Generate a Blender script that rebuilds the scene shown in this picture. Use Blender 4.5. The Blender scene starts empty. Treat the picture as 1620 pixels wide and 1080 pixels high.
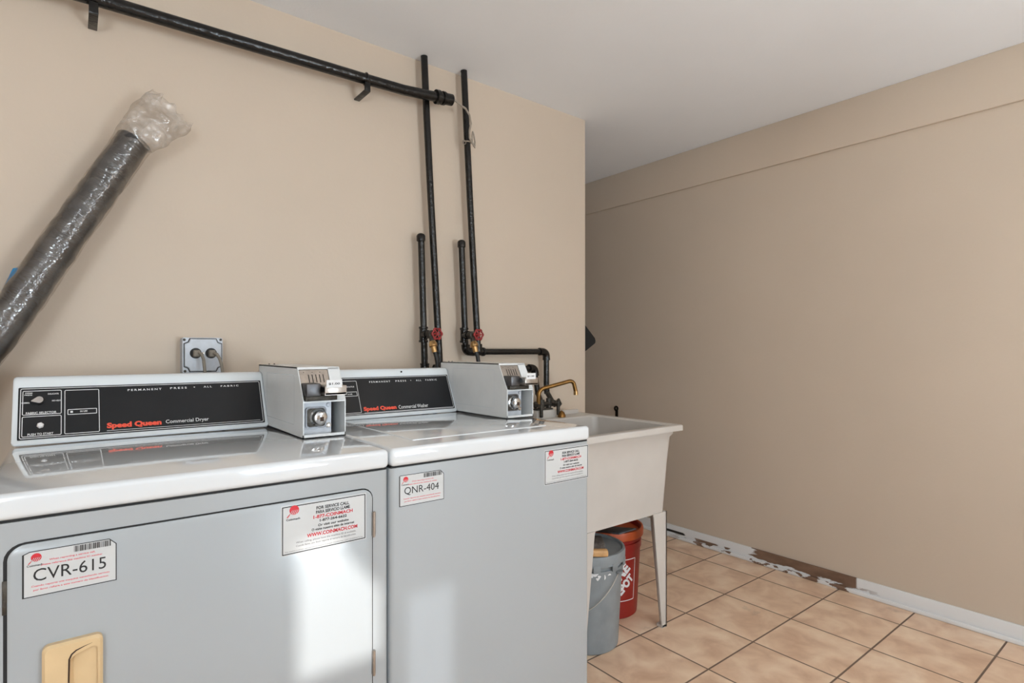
import bpy, bmesh, math, random
from mathutils import Vector, Matrix, noise
random.seed(7)
C = bpy.context.scene.collection
scn = bpy.context.scene
PI = math.pi

# ------------------------------------------------------------------ camera
H = 1.14
cam = bpy.data.cameras.new('camera')
cam.sensor_width = 36.0
cam.lens = 36.0 * 890.0 / 1620.0
cam.shift_y = 14.0 / 1620.0
cam.clip_start = 0.02
co = bpy.data.objects.new('camera', cam); C.objects.link(co)
co.location = (0, 0, H)
co.rotation_euler = (PI / 2, 0, -math.radians(38.15))
scn.camera = co

# ------------------------------------------------------------------ world, exposure
scn.view_settings.view_transform = 'Standard'
scn.view_settings.look = 'None'
scn.view_settings.gamma = 1.0
scn.view_settings.exposure = 0.03
scn.view_settings.use_curve_mapping = False
w = bpy.data.worlds.new('world'); scn.world = w; w.use_nodes = True
nt = w.node_tree
bg = nt.nodes['Background']
bg.inputs['Color'].default_value = (0.75, 0.86, 1.0, 1)
bg.inputs['Strength'].default_value = 1.2

# ------------------------------------------------------------------ lights
def area(name, loc, rot, sx, sy, power, col):
    l = bpy.data.lights.new(name, 'AREA'); l.shape = 'RECTANGLE'
    l.size = sx; l.size_y = sy; l.energy = power; l.color = col
    o = bpy.data.objects.new(name, l); C.objects.link(o)
    o.location = loc; o.rotation_euler = rot
    return o
# daylight entering through the big window in the near wall (y = -2.4)
area('window_daylight', (-1.55, -2.33, 1.5), (PI / 2, 0, 0), 1.1, 1.05, 15, (0.80, 0.91, 1.0))
# upward fill added to brighten the ceiling, set at the window and the door
area('ground_bounce', (-1.55, -2.33, 1.4), (PI * 0.78, 0, 0), 1.1, 0.9, 58, (0.80, 0.91, 1.0))
area('door_ground_bounce', (1.5, -2.33, 1.0), (PI * 0.8, 0, 0), 0.8, 1.5, 78, (0.80, 0.91, 1.0))
area('door_daylight', (1.5, -2.33, 1.2), (PI / 2, 0, 0), 0.8, 1.7, 8, (0.85, 0.93, 1.0))  # fill added at the door to brighten the right side
sun = bpy.data.lights.new('sun', 'SUN'); sun.energy = 4.2; sun.angle = math.radians(0.7); sun.color = (1.0, 0.97, 0.93)
so = bpy.data.objects.new('sun', sun); C.objects.link(so)
SUN_DIR = Vector((0.15, 1.0, -0.40)).normalized()
so.rotation_euler = SUN_DIR.to_track_quat('-Z', 'Y').to_euler()
so.location = (-1, -6, 4)

# ------------------------------------------------------------------ materials
def srgb(r, g, b):
    f = lambda c: (c / 12.92 if c <= 0.04045 else ((c + 0.055) / 1.055) ** 2.4)
    return (f(r / 255), f(g / 255), f(b / 255), 1)
def mat(name, col, rough=0.5, metal=0.0, coat=0.0, var=0.06, scale=8.0, bump=0.0, bscale=60.0, alpha=1.0, spec=0.5, detail=4.0, coat_rough=0.04, emit=0.0):
    m = bpy.data.materials.new(name); m.use_nodes = True
    n = m.node_tree.nodes; L = m.node_tree.links
    b = n['Principled BSDF']
    tc = n.new('ShaderNodeTexCoord')
    nz = n.new('ShaderNodeTexNoise'); nz.inputs['Scale'].default_value = scale; nz.inputs['Detail'].default_value = detail
    L.new(tc.outputs['Object'], nz.inputs['Vector'])
    r = n.new('ShaderNodeValToRGB')
    c0 = tuple(max(0, c * (1 - var)) for c in col[:3]) + (1,)
    c1 = tuple(min(1, c * (1 + var)) for c in col[:3]) + (1,)
    r.color_ramp.elements[0].position = 0.3; r.color_ramp.elements[0].color = c0
    r.color_ramp.elements[1].position = 0.7; r.color_ramp.elements[1].color = c1
    L.new(nz.outputs['Fac'], r.inputs['Fac']); L.new(r.outputs['Color'], b.inputs['Base Color'])
    b.inputs['Roughness'].default_value = rough; b.inputs['Metallic'].default_value = metal
    b.inputs['Specular IOR Level'].default_value = spec
    b.inputs['Coat Weight'].default_value = coat; b.inputs['Coat Roughness'].default_value = coat_rough
    b.inputs['Alpha'].default_value = alpha
    if emit:
        b.inputs['Emission Color'].default_value = col; b.inputs['Emission Strength'].default_value = emit
    if bump:
        n2 = n.new('ShaderNodeTexNoise'); n2.inputs['Scale'].default_value = bscale; n2.inputs['Detail'].default_value = 3
        L.new(tc.outputs['Object'], n2.inputs['Vector'])
        bp = n.new('ShaderNodeBump'); bp.inputs['Strength'].default_value = bump; bp.inputs['Distance'].default_value = 0.01
        L.new(n2.outputs['Fac'], bp.inputs['Height']); L.new(bp.outputs['Normal'], b.inputs['Normal'])
        if coat: L.new(bp.outputs['Normal'], b.inputs['Coat Normal'])
    return m

M = {}
M['wall'] = mat('wall_paint', srgb(203, 187, 169), 0.55, var=0.025, scale=1.6, bump=0.05, bscale=90, spec=0.35)
M['ceiling'] = mat('ceiling_paint', srgb(238, 240, 243), 0.85, var=0.01, scale=3, bump=0.06, bscale=120, spec=0.2)
M['cabinet'] = mat('cabinet_enamel', srgb(167, 172, 175), 0.3, var=0.01, scale=3, coat=0.35, spec=0.5, coat_rough=0.09, bump=0.006, bscale=7)  # same enamel as the lids, darkened to paint in dimmer light on the fronts
M['enamel'] = mat('white_enamel', srgb(220, 226, 229), 0.22, var=0.01, scale=3, coat=0.6, spec=0.5, coat_rough=0.02, bump=0.006, bscale=7)
M['enamel_top'] = mat('white_enamel_lid', srgb(220, 224, 227), 0.10, var=0.01, scale=3, coat=1.0, coat_rough=0.015)
M['painted_steel'] = mat('painted_steel', srgb(218, 220, 220), 0.38, var=0.03, scale=14, bump=0.02, bscale=40)
M['dark_gap'] = mat('dark_gap', srgb(38, 38, 38), 0.8)
M['panel_black'] = mat('console_black', srgb(33, 34, 36), 0.3, var=0.1, scale=9, spec=0.25)
M['print_white'] = mat('print_white', srgb(225, 225, 225), 0.5, var=0.02)
M['print_orange'] = mat('print_orange', srgb(236, 84, 58), 0.5, var=0.03)
M['print_black'] = mat('print_black', srgb(24, 24, 26), 0.5, var=0.05)
M['print_grey'] = mat('print_grey', srgb(110, 110, 112), 0.5, var=0.05)
M['print_red'] = mat('print_red', srgb(205, 40, 52), 0.5, var=0.05)
M['print_pink'] = mat('print_pink', srgb(222, 120, 128), 0.5, var=0.05)
M['sticker'] = mat('sticker_white', srgb(200, 202, 202), 0.35, var=0.015, coat=0.3)
M['black_pipe'] = mat('black_painted_pipe', srgb(17, 16, 15), 0.24, var=0.5, scale=18, bump=0.3, bscale=55, spec=0.45)
M['black_rubber'] = mat('black_rubber', srgb(28, 28, 29), 0.5, var=0.2, scale=30)
M['red_iron'] = mat('red_enamel_wheel', srgb(140, 34, 34), 0.45, var=0.3, scale=60)
M['brass'] = mat('brass', srgb(196, 160, 110), 0.32, metal=0.9, var=0.2, scale=50)
M['old_brass'] = mat('aged_brass', srgb(134, 98, 52), 0.36, metal=0.85, var=0.3, scale=35)
M['chrome'] = mat('chrome', srgb(205, 205, 205), 0.14, metal=1.0, var=0.08, scale=30)
M['dull_chrome'] = mat('dull_chrome', srgb(104, 104, 106), 0.42, metal=1.0, var=0.2, scale=40, bump=0.05, bscale=60)
M['steel'] = mat('brushed_steel', srgb(176, 168, 160), 0.34, metal=0.9, var=0.15, scale=60, bump=0.05, bscale=150)
M['galv'] = mat('galvanised_cover', srgb(190, 194, 200), 0.5, metal=0.2, var=0.08, scale=40)
M['grime'] = mat('grimy_metal', srgb(70, 66, 60), 0.5, metal=0.6, var=0.5, scale=60, bump=0.3, bscale=120)
M['beige_plastic'] = mat('beige_plastic', srgb(214, 186, 144), 0.38, var=0.05, scale=20)
M['dark_brown'] = mat('dark_brown_grime', srgb(58, 38, 24), 0.7)
M['cord_grey'] = mat('grey_cord', srgb(128, 120, 108), 0.6, var=0.1, scale=60)
M['tub'] = mat('white_tub_plastic', srgb(196, 190, 183), 0.35, var=0.04, scale=7, bump=0.03, bscale=20)
M['bucket_grey'] = mat('grey_bucket_plastic', srgb(132, 138, 141), 0.45, var=0.12, scale=16)
M['bucket_orange'] = mat('orange_lid_plastic', srgb(184, 80, 34), 0.45, var=0.1, scale=14)
M['bucket_red'] = mat('red_bucket_plastic', srgb(142, 30, 22), 0.42, var=0.08, scale=10)
M['wire'] = mat('galvanised_wire', srgb(190, 190, 186), 0.35, metal=0.8)
M['slate'] = mat('slate_grey_board', srgb(84, 86, 90), 0.6, var=0.2, scale=30)
M['wood'] = mat('pale_wood', srgb(206, 160, 108), 0.5, var=0.18, scale=25, bump=0.1, bscale=60)
M['bristle'] = mat('dusty_grey_bristle', srgb(92, 84, 78), 0.8, var=0.45, scale=60, bump=0.8, bscale=180)
M['blue_plastic'] = mat('blue_plastic', srgb(36, 140, 200), 0.4, var=0.08)
M['black_roll'] = mat('black_roll_foil', srgb(26, 27, 30), 0.2, var=0.35, scale=22, bump=1.0, bscale=48, spec=0.8, coat=0.5, coat_rough=0.12)
M['black_cloth'] = mat('black_cloth', srgb(16, 16, 17), 0.85, var=0.2, scale=30)
M['grey_wire'] = mat('weathered_strap', srgb(150, 138, 124), 0.5, var=0.2, scale=60)
M['glass_lamp'] = mat('lamp_glass', srgb(255, 248, 240), 0.4, var=0.01, emit=7.5)  # glow of the added fill globes
M['glass_lamp_warm'] = mat('lamp_glass_warm', srgb(255, 240, 222), 0.4, var=0.01, emit=16.0)

def film_material(name, milk):
    m = bpy.data.materials.new(name); m.use_nodes = True
    n = m.node_tree.nodes; L = m.node_tree.links
    for x in list(n): n.remove(x)
    out = n.new('ShaderNodeOutputMaterial'); tc = n.new('ShaderNodeTexCoord')
    nz = n.new('ShaderNodeTexNoise'); nz.inputs['Scale'].default_value = 26; nz.inputs['Detail'].default_value = 4
    L.new(tc.outputs['Object'], nz.inputs['Vector'])
    bp = n.new('ShaderNodeBump'); bp.inputs['Strength'].default_value = 0.9; bp.inputs['Distance'].default_value = 0.01
    L.new(nz.outputs['Fac'], bp.inputs['Height'])
    tr = n.new('ShaderNodeBsdfTransparent'); tr.inputs['Color'].default_value = (0.9, 0.88, 0.86, 1)
    df = n.new('ShaderNodeBsdfDiffuse'); df.inputs['Color'].default_value = srgb(205, 196, 186)
    gl = n.new('ShaderNodeBsdfGlossy'); gl.inputs['Roughness'].default_value = 0.05
    L.new(bp.outputs['Normal'], gl.inputs['Normal']); L.new(bp.outputs['Normal'], df.inputs['Normal'])
    m1 = n.new('ShaderNodeMixShader'); rp = n.new('ShaderNodeMapRange'); rp.inputs['From Min'].default_value = 0.35; rp.inputs['From Max'].default_value = 0.65
    rp.inputs['To Min'].default_value = milk * 0.5; rp.inputs['To Max'].default_value = milk * 1.7
    n3 = n.new('ShaderNodeTexVoronoi'); n3.inputs['Scale'].default_value = 30; n3.feature = 'SMOOTH_F1'
    L.new(tc.outputs['Object'], n3.inputs['Vector']); L.new(n3.outputs['Distance'], rp.inputs['Value']); L.new(rp.outputs[0], m1.inputs['Fac'])
    L.new(tr.outputs[0], m1.inputs[1]); L.new(df.outputs[0], m1.inputs[2])
    m2 = n.new('ShaderNodeMixShader'); m2.inputs['Fac'].default_value = 0.09
    L.new(m1.outputs[0], m2.inputs[1]); L.new(gl.outputs[0], m2.inputs[2])
    L.new(m2.outputs[0], out.inputs['Surface'])
    return m
def wrinkle(m, size, strength):
    # creases running across the roll, which leans 31 degrees from upright
    n = m.node_tree.nodes; L = m.node_tree.links
    tc = n.new('ShaderNodeTexCoord')
    r1 = n.new('ShaderNodeMapping'); r1.inputs['Rotation'].default_value = (0, math.radians(-31), 0); L.new(tc.outputs['Object'], r1.inputs['Vector'])
    r2 = n.new('ShaderNodeMapping'); r2.inputs['Scale'].default_value = (1, 1, 3.4); L.new(r1.outputs[0], r2.inputs['Vector'])
    nz = n.new('ShaderNodeTexNoise'); nz.inputs['Scale'].default_value = size; nz.inputs['Detail'].default_value = 3; nz.inputs['Distortion'].default_value = 0.8
    L.new(r2.outputs[0], nz.inputs['Vector'])
    a = n.new('ShaderNodeMath'); a.operation = 'SUBTRACT'; L.new(nz.outputs['Fac'], a.inputs[0]); a.inputs[1].default_value = 0.5
    b = n.new('ShaderNodeMath'); b.operation = 'ABSOLUTE'; L.new(a.outputs[0], b.inputs[0])
    for bp in [x for x in n if x.type == 'BUMP']:
        L.new(b.outputs[0], bp.inputs['Height']); bp.inputs['Strength'].default_value = strength; bp.inputs['Distance'].default_value = 0.02
wrinkle(M['black_roll'], 22, 0.35)
M['film'] = film_material('clear_plastic_film', 0.05)
wrinkle(M['film'], 20, 0.35)
M['film_milky'] = film_material('milky_plastic_film', 0.26)

def sun_diffusing_glass():
    m = bpy.data.materials.new('frosted_glass'); m.use_nodes = True
    n = m.node_tree.nodes; L = m.node_tree.links; b = n['Principled BSDF']; out = n['Material Output']
    tr = n.new('ShaderNodeBsdfTranslucent'); tr.inputs['Color'].default_value = (.55, .6, .63, 1)
    L.new(tr.outputs[0], out.inputs['Surface']); n.remove(b)
    return m
M['frosted_glass'] = sun_diffusing_glass()
def beam_dimmer_glass():
    m = bpy.data.materials.new('tinted_glass'); m.use_nodes = True
    n = m.node_tree.nodes; L = m.node_tree.links; b = n['Principled BSDF']; out = n['Material Output']
    tr = n.new('ShaderNodeBsdfTransparent'); tr.inputs['Color'].default_value = (.5, .52, .55, 1)
    L.new(tr.outputs[0], out.inputs['Surface']); n.remove(b)
    return m
M['tinted_glass'] = beam_dimmer_glass()

def tile_material():
    m = bpy.data.materials.new('ceramic_floor_tiles'); m.use_nodes = True
    n = m.node_tree.nodes; L = m.node_tree.links; b = n['Principled BSDF']
    tc = n.new('ShaderNodeTexCoord'); sp = n.new('ShaderNodeSeparateXYZ'); L.new(tc.outputs['Object'], sp.inputs[0])
    def math_(op, a, bb=None):
        x = n.new('ShaderNodeMath'); x.operation = op
        for i, v in enumerate((a, bb)):
            if v is None: continue
            if isinstance(v, (int, float)): x.inputs[i].default_value = v
            else: L.new(v, x.inputs[i])
        return x.outputs[0]
    P = 0.3065
    masks = []; cells = []
    for ax, off in (('X', 2.1015), ('Y', 0.842)):
        t = math_('DIVIDE', math_('SUBTRACT', sp.outputs[ax], off - 30 * P), P)
        fr = math_('FRACT', t); cells.append(math_('FLOOR', math_('ADD', t, 0.0)))
        d = math_('MINIMUM', fr, math_('SUBTRACT', 1.0, fr))
        masks.append(d)
    dmin = math_('MINIMUM', masks[0], masks[1])
    mr = n.new('ShaderNodeMapRange'); mr.inputs['From Min'].default_value = 0.008; mr.inputs['From Max'].default_value = 0.013
    L.new(dmin, mr.inputs['Value']); tile = mr.outputs[0]
    cv = n.new('ShaderNodeCombineXYZ'); L.new(cells[0], cv.inputs[0]); L.new(cells[1], cv.inputs[1])
    wn = n.new('ShaderNodeTexWhiteNoise'); L.new(cv.outputs[0], wn.inputs['Vector'])
    add = n.new('ShaderNodeVectorMath'); add.operation = 'MULTIPLY_ADD'
    L.new(wn.outputs['Color'], add.inputs[0]); add.inputs[1].default_value = (7, 7, 7); L.new(tc.outputs['Object'], add.inputs[2])
    nz = n.new('ShaderNodeTexNoise'); nz.inputs['Scale'].default_value = 9; nz.inputs['Detail'].default_value = 5; nz.inputs['Distortion'].default_value = 0.4
    L.new(add.outputs[0], nz.inputs['Vector'])
    r = n.new('ShaderNodeValToRGB')
    e = r.color_ramp.elements
    e[0].position = 0.3; e[0].color = srgb(210, 172, 142)
    e[1].position = 0.72; e[1].color = srgb(246, 220, 192)
    k = e.new(0.5); k.color = srgb(230, 197, 167)
    L.new(nz.outputs['Fac'], r.inputs['Fac'])
    # scattered dirt smudges
    nd = n.new('ShaderNodeTexNoise'); nd.inputs['Scale'].default_value = 5.0; nd.inputs['Detail'].default_value = 6
    L.new(tc.outputs['Object'], nd.inputs['Vector'])
    rd = n.new('ShaderNodeValToRGB'); rd.color_ramp.elements[0].position = 0.70; rd.color_ramp.elements[0].color = (0, 0, 0, 1)
    rd.color_ramp.elements[1].position = 0.80; rd.color_ramp.elements[1].color = (0.5, 0.5, 0.5, 1)
    L.new(nd.outputs['Fac'], rd.inputs['Fac'])
    md = n.new('ShaderNodeMix'); md.data_type = 'RGBA'; L.new(rd.outputs['Color'], md.inputs['Factor'])
    L.new(r.outputs['Color'], md.inputs['A']); md.inputs['B'].default_value = srgb(110, 88, 70)
    mx = n.new('ShaderNodeMix'); mx.data_type = 'RGBA'
    L.new(tile, mx.inputs['Factor']); mx.inputs['A'].default_value = srgb(118, 98, 84); L.new(md.outputs['Result'], mx.inputs['B'])
    L.new(mx.outputs['Result'], b.inputs['Base Color'])
    ro = n.new('ShaderNodeMapRange'); ro.inputs['To Min'].default_value = 0.85; ro.inputs['To Max'].default_value = 0.38
    L.new(tile, ro.inputs['Value']); L.new(ro.outputs[0], b.inputs['Roughness'])
    bp = n.new('ShaderNodeBump'); bp.inputs['Strength'].default_value = 0.5; bp.inputs['Distance'].default_value = 0.002
    L.new(tile, bp.inputs['Height']); L.new(bp.outputs['Normal'], b.inputs['Normal'])
    return m
M['tile'] = tile_material()

def baseboard_material():
    """white paint, worn off to brown wood along the stretch behind the sink"""
    m = bpy.data.materials.new('worn_baseboard_paint'); m.use_nodes = True
    n = m.node_tree.nodes; L = m.node_tree.links; b = n['Principled BSDF']
    tc = n.new('ShaderNodeTexCoord'); sp = n.new('ShaderNodeSeparateXYZ'); L.new(tc.outputs['Object'], sp.inputs[0])
    def mt(op, *a):
        x = n.new('ShaderNodeMath'); x.operation = op
        for i, v in enumerate(a):
            if isinstance(v, (int, float)): x.inputs[i].default_value = v
            else: L.new(v, x.inputs[i])
        return x.outputs[0]
    def ramp(v, a, c):
        x = n.new('ShaderNodeMapRange'); x.inputs['From Min'].default_value = a; x.inputs['From Max'].default_value = c
        L.new(v, x.inputs['Value']); return x.outputs[0]
    nz = n.new('ShaderNodeTexNoise'); nz.inputs['Scale'].default_value = 22; nz.inputs['Detail'].default_value = 5
    mp = n.new('ShaderNodeMapping'); mp.inputs['Scale'].default_value = (1, 0.55, 1.5)
    L.new(tc.outputs['Object'], mp.inputs['Vector']); L.new(mp.outputs[0], nz.inputs['Vector'])
    y = sp.outputs['Y']; z = sp.outputs['Z']
    ns = mt('SUBTRACT', nz.outputs['Fac'], 0.5)
    yj = mt('ADD', y, mt('MULTIPLY', ns, 0.16))
    # solid brown stretch on the board
    solid = mt('MULTIPLY', ramp(y, 1.072, 1.078), ramp(yj, 1.60, 1.585))
    zj = mt('ADD', z, mt('MULTIPLY', ns, 0.05))
    solid = mt('MULTIPLY', solid, ramp(zj, 0.026, 0.029))
    # ragged lower edge with chips
    rag = mt('MULTIPLY', ramp(y, 0.95, 1.12), ramp(y, 2.15, 1.9))
    chip = mt('MULTIPLY', ramp(nz.outputs['Fac'], 0.53, 0.55), ramp(z, 0.038, 0.034))
    rag = mt('MULTIPLY', rag, chip)
    gap = mt('MULTIPLY', mt('MULTIPLY', ramp(yj, 2.0, 2.02), ramp(yj, 2.24, 2.22)), mt('MULTIPLY', ramp(z, 0.028, 0.031), ramp(z, 0.046, 0.042)))
    brown = mt('MAXIMUM', solid, rag)
    mx = n.new('ShaderNodeMix'); mx.data_type = 'RGBA'; L.new(brown, mx.inputs['Factor'])
    mx.inputs['A'].default_value = srgb(226, 226, 226)
    rr = n.new('ShaderNodeValToRGB'); rr.color_ramp.elements[0].color = srgb(78, 58, 46); rr.color_ramp.elements[1].color = srgb(142, 112, 92)
    L.new(nz.outputs['Fac'], rr.inputs['Fac']); L.new(rr.outputs['Color'], mx.inputs['B'])
    m2 = n.new('ShaderNodeMix'); m2.data_type = 'RGBA'; L.new(gap, m2.inputs['Factor'])
    L.new(mx.outputs['Result'], m2.inputs['A']); m2.inputs['B'].default_value = srgb(24, 20, 18)
    L.new(m2.outputs['Result'], b.inputs['Base Color']); b.inputs['Roughness'].default_value = 0.5
    bp = n.new('ShaderNodeBump'); bp.inputs['Strength'].default_value = 0.6; bp.inputs['Distance'].default_value = 0.003; bp.invert = True
    L.new(brown, bp.inputs['Height']); L.new(bp.outputs['Normal'], b.inputs['Normal'])
    return m
M['baseboard'] = baseboard_material()

# ------------------------------------------------------------------ geometry helpers
class G:
    """collects faces; build() links them as ONE mesh object"""
    def __init__(s): s.v = []; s.f = []; s.mi = []
    def raw(s, v, f, m=0):
        o = len(s.v); s.v += [tuple(p) for p in v]; s.f += [tuple(i + o for i in q) for q in f]; s.mi += [m] * len(f); return s
    def box(s, lo, hi, r=0.0, seg=2, m=0, axis=None, mtx=None):
        bm = bmesh.new(); bmesh.ops.create_cube(bm, size=1)
        lo = Vector(lo); hi = Vector(hi)
        for v in bm.verts:
            v.co = Vector([lo[i] + (v.co[i] + .5) * (hi[i] - lo[i]) for i in range(3)])
        if r > 0:
            ed = bm.edges[:]
            if axis is not None:
                ed = [e for e in ed if abs((e.verts[1].co - e.verts[0].co)[axis]) > 1e-6]
            bmesh.ops.bevel(bm, geom=ed, offset=r, segments=seg, affect='EDGES', profile=0.5)
        if mtx is not None: bmesh.ops.transform(bm, matrix=mtx, verts=bm.verts)
        s.bm(bm, m); return s
    def bm(s, bm, m=0):
        bm.verts.index_update()
        s.raw([v.co.copy() for v in bm.verts], [[v.index for v in f.verts] for f in bm.faces], m); bm.free()
    def tube(s, pts, r, n=16, m=0, cap=True):
        pts = [Vector(p) for p in pts]; k = len(pts)
        rs = r if isinstance(r, (list, tuple)) else [r] * k
        T = []
        for i in range(k):
            a = pts[max(0, i - 1)]; b = pts[min(k - 1, i + 1)]; t = (b - a)
            T.append(t.normalized() if t.length > 1e-9 else Vector((0, 0, 1)))
        up = Vector((0, 0, 1)) if abs(T[0].z) < .9 else Vector((1, 0, 0))
        u = T[0].cross(up).normalized(); V = []; F = []
        for i in range(k):
            u = (u - T[i] * u.dot(T[i])).normalized(); w_ = T[i].cross(u)
            for j in range(n):
                a = 2 * PI * j / n
                V.append(pts[i] + (u * math.cos(a) + w_ * math.sin(a)) * rs[i])
        for i in range(k - 1):
            for j in range(n):
                F.append((i * n + j, i * n + (j + 1) % n, (i + 1) * n + (j + 1) % n, (i + 1) * n + j))
        if cap: F.append(tuple(reversed(range(n)))); F.append(tuple(range((k - 1) * n, k * n)))
        s.raw(V, F, m); return s
    def cyl(s, p0, p1, r, r2=None, n=20, m=0):
        return s.tube([p0, p1], [r, r if r2 is None else r2], n, m)
    def lathe(s, prof, c=(0, 0, 0), n=40, m=0, axis='z'):
        V = []; F = []; k = len(prof)
        for (r, z) in prof:
            for j in range(n):
                a = 2 * PI * j / n
                x, y = r * math.cos(a), r * math.sin(a)
                if axis == 'z': V.append((c[0] + x, c[1] + y, c[2] + z))
                elif axis == 'y': V.append((c[0] + x, c[1] + z, c[2] - y))
                else: V.append((c[0] + z, c[1] + x, c[2] + y))
        for i in range(k - 1):
            for j in range(n):
                F.append((i * n + j, i * n + (j + 1) % n, (i + 1) * n + (j + 1) % n, (i + 1) * n + j))
        s.raw(V, F, m); return s
    def prism(s, poly, f0, f1, m=0):
        """poly in 2D, f0/f1 map a 2D point to both end faces"""
        n = len(poly)
        V = [f0(*p) for p in poly] + [f1(*p) for p in poly]
        F = [tuple(reversed(range(n))), tuple(range(n, 2 * n))] + [(i, (i + 1) % n, n + (i + 1) % n, n + i) for i in range(n)]
        s.raw(V, F, m); return s
    def torus(s, c, R, r, nrm=(0, 1, 0), n=28, k=10, m=0, wob=0.0, lobes=0):
        nrm = Vector(nrm).normalized(); a = nrm.cross(Vector((0, 0, 1)))
        a = a.normalized() if a.length > .01 else Vector((1, 0, 0)); b = nrm.cross(a)
        V = []; F = []
        for i in range(n):
            t = 2 * PI * i / n; RR = R * (1 + wob * math.cos(lobes * t))
            d = a * math.cos(t) + b * math.sin(t)
            for j in range(k):
                q = 2 * PI * j / k
                V.append(Vector(c) + d * (RR + r * math.cos(q)) + nrm * r * math.sin(q))
        for i in range(n):
            for j in range(k):
                F.append((i * k + j, ((i + 1) % n) * k + j, ((i + 1) % n) * k + (j + 1) % k, i * k + (j + 1) % k))
        s.raw(V, F, m); return s
    def build(s, name, mats, parent=None, origin=None, smooth=35, recalc=True):
        me = bpy.data.meshes.new(name)
        off = Vector(origin) if origin is not None else (Vector(parent['_o']) if parent else Vector((0, 0, 0)))
        me.from_pydata([tuple(Vector(p) - off) for p in s.v], [], s.f)
        if not isinstance(mats, (list, tuple)): mats = [mats]
        for x in mats: me.materials.append(M[x] if isinstance(x, str) else x)
        for p, i in zip(me.polygons, s.mi): p.material_index = i
        if recalc:
            bm = bmesh.new(); bm.from_mesh(me); bmesh.ops.recalc_face_normals(bm, faces=bm.faces); bm.to_mesh(me); bm.free()
        if smooth:
            me.polygons.foreach_set('use_smooth', [True] * len(me.polygons)); me.set_sharp_from_angle(angle=math.radians(smooth))
        me.update()
        o = bpy.data.objects.new(name, me); C.objects.link(o)
        if parent: o.parent = parent
        else: o.location = off
        o['_o'] = tuple(off)
        return o

def thing(name, label, cat, loc, group=None):
    o = bpy.data.objects.new(name, None); o.empty_display_size = 0.05; C.objects.link(o)
    o.location = loc; o['_o'] = tuple(loc); o['label'] = label; o['category'] = cat
    if group: o['group'] = group
    return o
def tag(o, label, cat, group=None):
    o['label'] = label; o['category'] = cat
    if group: o['group'] = group
    return o
def struct(name, g, m, **k):
    o = g.build(name, m, **k); o['kind'] = 'structure'; return o

_tc = {}
def glyphs(body, bold=0.0, space=1.0):
    key = (body, bold, space)
    if key in _tc: return _tc[key]
    cu = bpy.data.curves.new('t', 'FONT'); cu.body = body; cu.size = 1; cu.offset = bold; cu.space_character = space
    cu.resolution_u = 3
    o = bpy.data.objects.new('t', cu); C.objects.link(o)
    dg = bpy.context.evaluated_depsgraph_get(); dg.update()
    me = bpy.data.meshes.new_from_object(o.evaluated_get(dg))
    V = [(v.co.x, v.co.y) for v in me.vertices]; F = [tuple(p.vertices) for p in me.polygons]
    bpy.data.objects.remove(o); bpy.data.curves.remove(cu); bpy.data.meshes.remove(me)
    x0 = min(p[0] for p in V); x1 = max(p[0] for p in V); y0 = min(p[1] for p in V); y1 = max(p[1] for p in V)
    V = [((p[0] - x0) / (x1 - x0), (p[1] - y0) / (y1 - y0)) for p in V]
    _tc[key] = (V, F); return _tc[key]
def put_text(g, fn, body, a0, b0, a1, b1, bold=0.0, space=1.0, m=0):
    V, F = glyphs(body, bold, space)
    g.raw([fn(a0 + p[0] * (a1 - a0), b0 + p[1] * (b1 - b0)) for p in V], F, m)
def rrect(a0, b0, a1, b1, r, n=5):
    P = []
    for cx, cy, s in ((a1 - r, b1 - r, 0), (a0 + r, b1 - r, 1), (a0 + r, b0 + r, 2), (a1 - r, b0 + r, 3)):
        for i in range(n + 1):
            t = (s + i / n) * PI / 2; P.append((cx + r * math.cos(t), cy + r * math.sin(t)))
    return P
def ring(g, fn, outer, inner, m=0):
    n = len(outer); V = [fn(*p) for p in outer] + [fn(*p) for p in inner]
    g.raw(V, [(i, (i + 1) % n, n + (i + 1) % n, n + i) for i in range(n)], m)
def frame(g, fn, a0, b0, a1, b1, w_, r=0.002, m=0):
    ring(g, fn, rrect(a0, b0, a1, b1, r), rrect(a0 + w_, b0 + w_, a1 - w_, b1 - w_, max(r - w_, 0.0004)), m)
def quad(g, fn, a0, b0, a1, b1, m=0):
    g.raw([fn(a0, b0), fn(a1, b0), fn(a1, b1), fn(a0, b1)], [(0, 1, 2, 3)], m)

# ------------------------------------------------------------------ the room
YA, XB, ZC, XC = 2.05, 2.905, 2.327, 2.092       # machine wall, long wall, ceiling, outer corner of machine wall
XL, YN, YE = -2.4, -2.4, 4.4                     # left wall, near wall, hall end
g = G(); g.box((XL - .1, YN - .1, -.1), (XB + .12, YE + .1, 0)); struct('floor', g, 'tile', smooth=0)
g = G(); g.box((XL - .1, YN - .1, ZC), (XB + .12, YE + .1, ZC + .1)); struct('ceiling', g, 'ceiling', smooth=0)
g = G(); g.box((XL, YA, 0), (XC, YA + .12, ZC), r=.004, axis=2); struct('wall_back', g, 'wall')
g = G(); g.box((XC - .12, YA + .12, 0), (XC, YE, ZC)); struct('wall_hall', g, 'wall', smooth=0)
g = G(); g.box((XC - .12, YE, 0), (XB + .12, YE + .1, ZC)); struct('wall_hall_end', g, 'wall', smooth=0)
g = G(); g.box((XB, YN, 0), (XB + .12, YE, ZC)); struct('wall_right', g, 'wall', smooth=0)
g = G(); g.box((XB - .016, YN, 2.107), (XB, YE, ZC), r=.003, axis=1); struct('trim_1', g, 'wall')
g = G(); g.box((XL - .1, YN, 0), (XL, YA + .12, ZC)); struct('wall_left', g, 'wall', smooth=0)
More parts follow.
